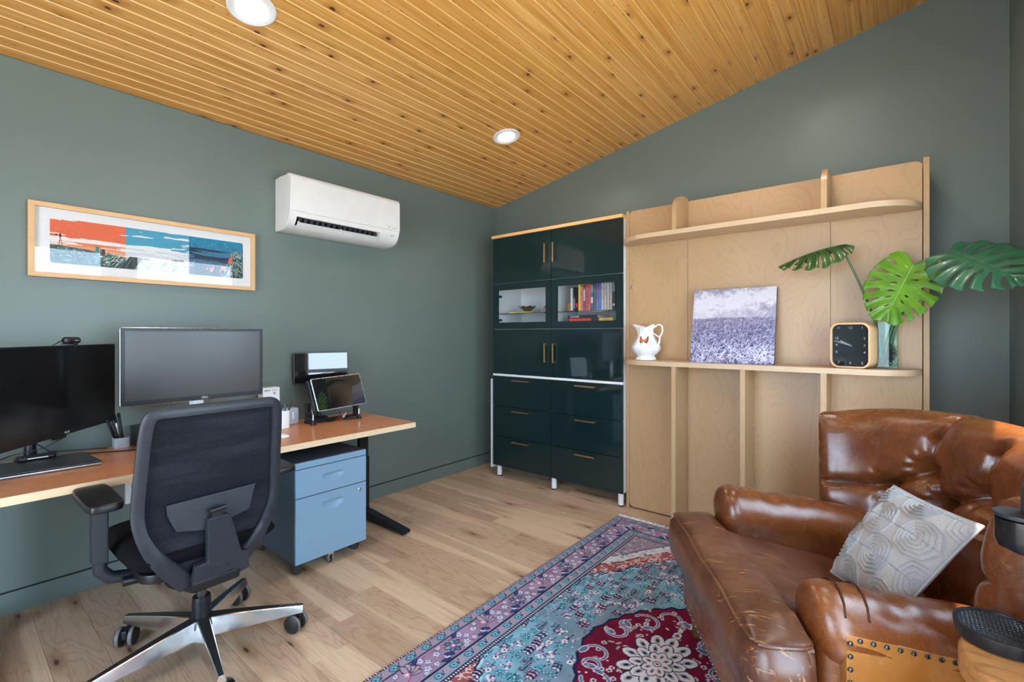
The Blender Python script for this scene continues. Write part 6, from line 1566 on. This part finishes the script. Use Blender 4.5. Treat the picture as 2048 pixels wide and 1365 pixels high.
# tufted barrel back: closed section swept round a U
def upath(s):
    a = 1.28 * s; k = 1.28
    dp, hw = (.235, .390) if s > 0 else (.145, .375); r = hw * math.sin(a) / math.sin(k); b = .600 - dp * (1 - math.cos(a)) / (1 - math.cos(k))
    tx = hw * math.cos(a) / math.sin(k); tb = -dp * math.sin(a) / (1 - math.cos(k)); n_ = Vector((tx, -tb)); n_.normalize()   # (b, r) normal pointing out of the U
    return b, r, n_
btns = [(-.565, .652), (-.19, .648), (.20, .632), (-.30, .747), (.06, .722), (.44, .705)]
def tuft(s, z_):
    d = 0.0
    for bs_, bz in btns:
        q = ((s - bs_) * .42) ** 2 + (z_ - bz) ** 2; d += .026 * math.exp(-q / .0009) + .020 * math.exp(-q / .006)
    def seg(a, b, dep, wd_):
        ax, az = a[0] * .42, a[1]; bx_, bz_ = b[0] * .42, b[1]; px, pz_ = s * .42, z_
        L2 = (bx_ - ax) ** 2 + (bz_ - az) ** 2; u = max(0, min(1, ((px - ax) * (bx_ - ax) + (pz_ - az) * (bz_ - az)) / L2))
        q = math.hypot(px - ax - u * (bx_ - ax), pz_ - az - u * (bz_ - az)); return dep * math.exp(-(q / wd_) ** 2)
    lo = [btns[0], btns[1], btns[2]]; up_ = [btns[3], btns[4], btns[5]]
    L = [(lo[0], up_[0]), (up_[0], lo[1]), (lo[1], up_[1]), (up_[1], lo[2]), (lo[2], up_[2]), ((-1.05, .622), lo[0]), (up_[2], (1.05, .66))]
    L += [(lo[0], (lo[0][0] - .03, .40)), (lo[1], (lo[1][0], .40)), (lo[2], (lo[2][0] + .02, .40))]
    L += [(up_[0], (up_[0][0] + .02, .85)), ((up_[0][0] + .02, .85), (up_[0][0] + .14, .96)), (up_[1], (up_[1][0] + .05, .85)), ((up_[1][0] + .05, .85), (up_[1][0] + .25, .96)), (up_[2], (up_[2][0] + .12, .96))]
    for a, b in L: d += seg(a, b, .020, .0095) + seg(a, b, .012, .030)
    for bs_, bz in btns:   # small gathers fanning out from each button
        an = math.atan2(z_ - bz, (s - bs_) * .42); q = math.hypot((s - bs_) * .42, z_ - bz)
        d += .0032 * math.sin(an * 9 + bs_ * 9) * math.exp(-((q - .045) / .026) ** 2)
    return d
S_N = 200
A = []
def back_ring(s, k):
    b, r, n_ = upath(s); top = .945 - .060 * abs(s) ** 2.2 - .010 * s
    row = []
    prof2 = []
    for i in range(60): z_ = .40 + (top - .075 - .40) * i / 59; prof2.append((.010 + .055 * ((z_ - .40) / .5) ** 1.2, z_, 1))
    n0 = prof2[-1][0]
    for i in range(1, 13):
        a = PI - PI * i / 12 * 1.18; prof2.append((n0 + .060 + .060 * math.cos(a) , top - .075 + .075 * math.sin(a), 2))
    prof2 += [(n0 + .075, top - .20, 0), (.105, .50, 0), (.095, .20, 0), (.02, .20, 0)]
    cz = .66
    for off, z_, f in prof2:
        dd = 0.0
        if f:
            bulge = .034 * math.sin(PI * min(1, max(0, (z_ - .40) / (top - .40)))) ** .6
            dd = tuft(s, z_) - bulge
            if f == 2: dd *= .75
        oc = off + dd
        oc = .06 + (oc - .06) * k; z2 = cz + (z_ - cz) * (1 - (1 - k) * .10)
        row.append(G(b + n_.x * oc, r + n_.y * oc, z2))
    return row
for i in range(S_N + 1):
    s = -1 + 2 * i / S_N; A.append(back_ring(s, 1.0))
def end_rings(sgn):
    out = []
    b, r, n_ = upath(sgn); tg = Vector((n_.y, -n_.x)) * (1 if sgn < 0 else -1)
    tg = Vector((-n_.y, n_.x)) if (Vector((-n_.y, n_.x)).x < 0) else Vector((n_.y, -n_.x))
    ring0 = back_ring(sgn, 1.0)
    for e, k in ((.020, .97), (.036, .88), (.047, .72), (.054, .48), (.057, .2)):
        sh = Bd * (tg.x * e) + Rd * (tg.y * e); rg2 = back_ring(sgn, k); out.append([q + sh for q in rg2])
    return out
e0 = end_rings(-1); e1 = end_rings(1)
A = e0[::-1] + A + e1
mb = MB(); mb.grid(A, cv=True); mb._add(A[0], [tuple(range(len(A[0])))]); mb._add(A[-1], [tuple(range(len(A[0])))])
bk = mb.build('tufted_back', 'leather', t, ang=80)
for bs_, bz in btns:
    b, r, n_ = upath(bs_); off = .010 + .055 * ((bz - .40) / .5) ** 1.2 + tuft(bs_, bz) - .024 - .004
    MB().lathe([(0, .006), (.005, .0055), (.0085, .003), (.0095, -.002)], G(b + n_.x * off, r + n_.y * off, bz), 14, ax=-(Bd * n_.x + Rd * n_.y)).build('button', 'leather', bk)

# grey cushion with cut felt rosettes
t = thing('throw_pillow', 'pale grey pillow with cut felt rosettes on the leather armchair', 'pillow', (2.9, -1.62, .5))
Tc, Rc_, Bc, Lc = G(.490, -.100, .708), G(.475, .255, .716), G(.250, .268, .462), G(.222, .035, .474)
nrm = ((Rc_ - Lc).cross(Tc - Bc)).normalized()
if nrm.dot(cam.location - Tc) < 0: nrm = -nrm
NP = 260; A, B_ = [], []
cs = [(a_ * .310 + .06, b_ * .460 + .12 + (.23 if a_ % 2 else 0)) for a_ in range(4) for b_ in range(-1, 3)]
def felt(u, v):
    """concentric raised felt rings round staggered centres, parted by seams"""
    h = 0.0
    for cu, cv in cs:
        du, dv = (u - cu) * .37, (v - cv) * .37
        q = (max(abs(du), abs(dv)) ** 3 + (.62 * (abs(du) + abs(dv))) ** 3) ** (1 / 3) * .92
        if q < .066:
            f = (q % .0128) / .0128; h = max(h, .0090 * f ** 3.0 * (.78 + .22 * math.sin(math.atan2(dv, du) * 2 + cu * 9)) + .001 + .004 * (1 - q / .066))
    for a_ in range(4):
        d_ = abs(u - (a_ * .310 + .06)) * .37; h -= .0035 * math.exp(-(d_ / .0022) ** 2)
    return h
for i in range(NP + 1):
    ra, rb = [], []
    for j in range(NP + 1):
        u, v = i / NP, j / NP
        # u runs top->left, v runs top->right; edges pulled in a little
        pu = .022 * math.sin(PI * v) ** 1.0 * (1 - 2 * u) ; pv = .022 * math.sin(PI * u) * (1 - 2 * v)
        u2, v2 = min(1, max(0, u + pu)), min(1, max(0, v + pv))
        c = Tc * (1 - u2) * (1 - v2) + Lc * u2 * (1 - v2) + Rc_ * (1 - u2) * v2 + Bc * u2 * v2
        e = max(0, (1 - abs(2 * u - 1) ** 2.6) * (1 - abs(2 * v - 1) ** 2.6)) ** .55
        ra.append(c + nrm * (.058 * e + felt(u, v) * min(1, e * 3))); rb.append(c - nrm * .045 * e)
    A.append(ra); B_.append(rb)
mb = MB(); mb.grid(A); mb.grid(B_); mb.build('cover', 'felt', t, ang=60)
ed = [A[0][j] for j in range(NP + 1)] + [A[i][NP] for i in range(1, NP + 1)] + [A[NP][j] for j in range(NP - 1, -1, -1)] + [A[i][0] for i in range(NP - 1, 0, -1)]
MB().tube(ed[::4], .0030, 6, closed=True).build('edge_seam', 'felt', t)

# ------------------------------------------------------------------ round side table and coffee machine
TX, TY, TR, TZ = 3.233, -2.115, .170, .600
t = thing('round_side_table', 'round wooden drum side table beside the armchair at the right edge', 'side table', (TX, TY, 0))
MB().lathe([(0, TZ - .048), (TR - .006, TZ - .048), (TR, TZ - .042), (TR, TZ - .008), (TR - .006, TZ), (0, TZ)], (TX, TY, 0), 64).build('top', 'acacia', t, ang=40)
n_ = 18; st0 = None
for i in range(n_):
    a0_, a1_ = 2 * PI * i / n_ + .004, 2 * PI * (i + 1) / n_ - .004; r1, r0 = TR - .012, TR - .030
    o_ = [(TX + r1 * math.cos(a0_ + (a1_ - a0_) * q / 4), TY + r1 * math.sin(a0_ + (a1_ - a0_) * q / 4)) for q in range(5)] + [(TX + r0 * math.cos(a1_ - (a1_ - a0_) * q / 4), TY + r0 * math.sin(a1_ - (a1_ - a0_) * q / 4)) for q in range(5)]
    MB().poly_z(o_, .012, TZ - .049).build('stave', 'acacia', t)
MB().lathe([(0, .0105), (TR - .032, .0105), (TR - .032, .03), (0, .03)], (TX, TY, 0), 40).build('floor_disc', 'acacia', t)
t = thing('coffee_machine', 'black capsule coffee machine with a round drip tray on the round side table', 'coffee machine', (3.20, -2.07, TZ))
MX_, MY_ = 3.205, -2.085
o_ = rounded(3.160, 3.315, MY_ - .069, MY_ + .069, .045, 8)
MB().poly_z(o_, TZ + .0006, TZ + .300).build('body', 'black_plastic', t, bevel=.004)
MB().poly_z(rounded(3.154, 3.320, MY_ - .073, MY_ + .073, .060, 10), TZ + .268, TZ + .326).build('head', 'dark_plastic', t, bevel=.008, seg=3)
MB().lathe([(0, .0), (.034, .0), (.036, .004), (.036, .008), (0, .009)], (3.150, MY_ + .004, TZ + .262), 28).build('lever_disc', 'dark_plastic', t, ang=40)
A = []
for i in range(17):
    a = PI / 2 + PI * i / 16
    A.append([(3.162 + .046 * math.cos(a) * q, MY_ + .004 + .032 * math.sin(a), TZ + z_) for q, z_ in ((.6, .200), (.9, .205), (1.0, .220), (1.0, .258))])
mb = MB(); mb.grid(A); mb._add([r_[0] for r_ in A], [tuple(range(17))]); mb._add([r_[-1] for r_ in A], [tuple(range(17))]); mb.build('coffee_outlet', 'screen_black', t, ang=50)
dt = Vector((3.128, -2.052, TZ))
MB().lathe([(.060, .0006), (.066, .004), (.069, .024), (.069, .030), (.064, .030), (.063, .024), (0, .022)], dt, 48).build('drip_tray', 'black_plastic', t, ang=40)
mb = MB()
for i in range(-9, 10):
    q = i * .0066; L = math.sqrt(max(0, .0625 ** 2 - q * q))
    if L > .01:
        pts = [(dt.x + q + .0011 * (1 if k % 2 else -1), dt.y - L + 2 * L * k / 24, TZ + .0262) for k in range(25)]; mb.tube(pts, .0013, 4)
        pts = [(dt.x - L + 2 * L * k / 24, dt.y + q, TZ + .0262 + .0004) for k in range(25)]; mb.tube(pts, .0010, 4)
tag(mb.build('drip_grid', 'dark_plastic', t, merge=False), kind='stuff')
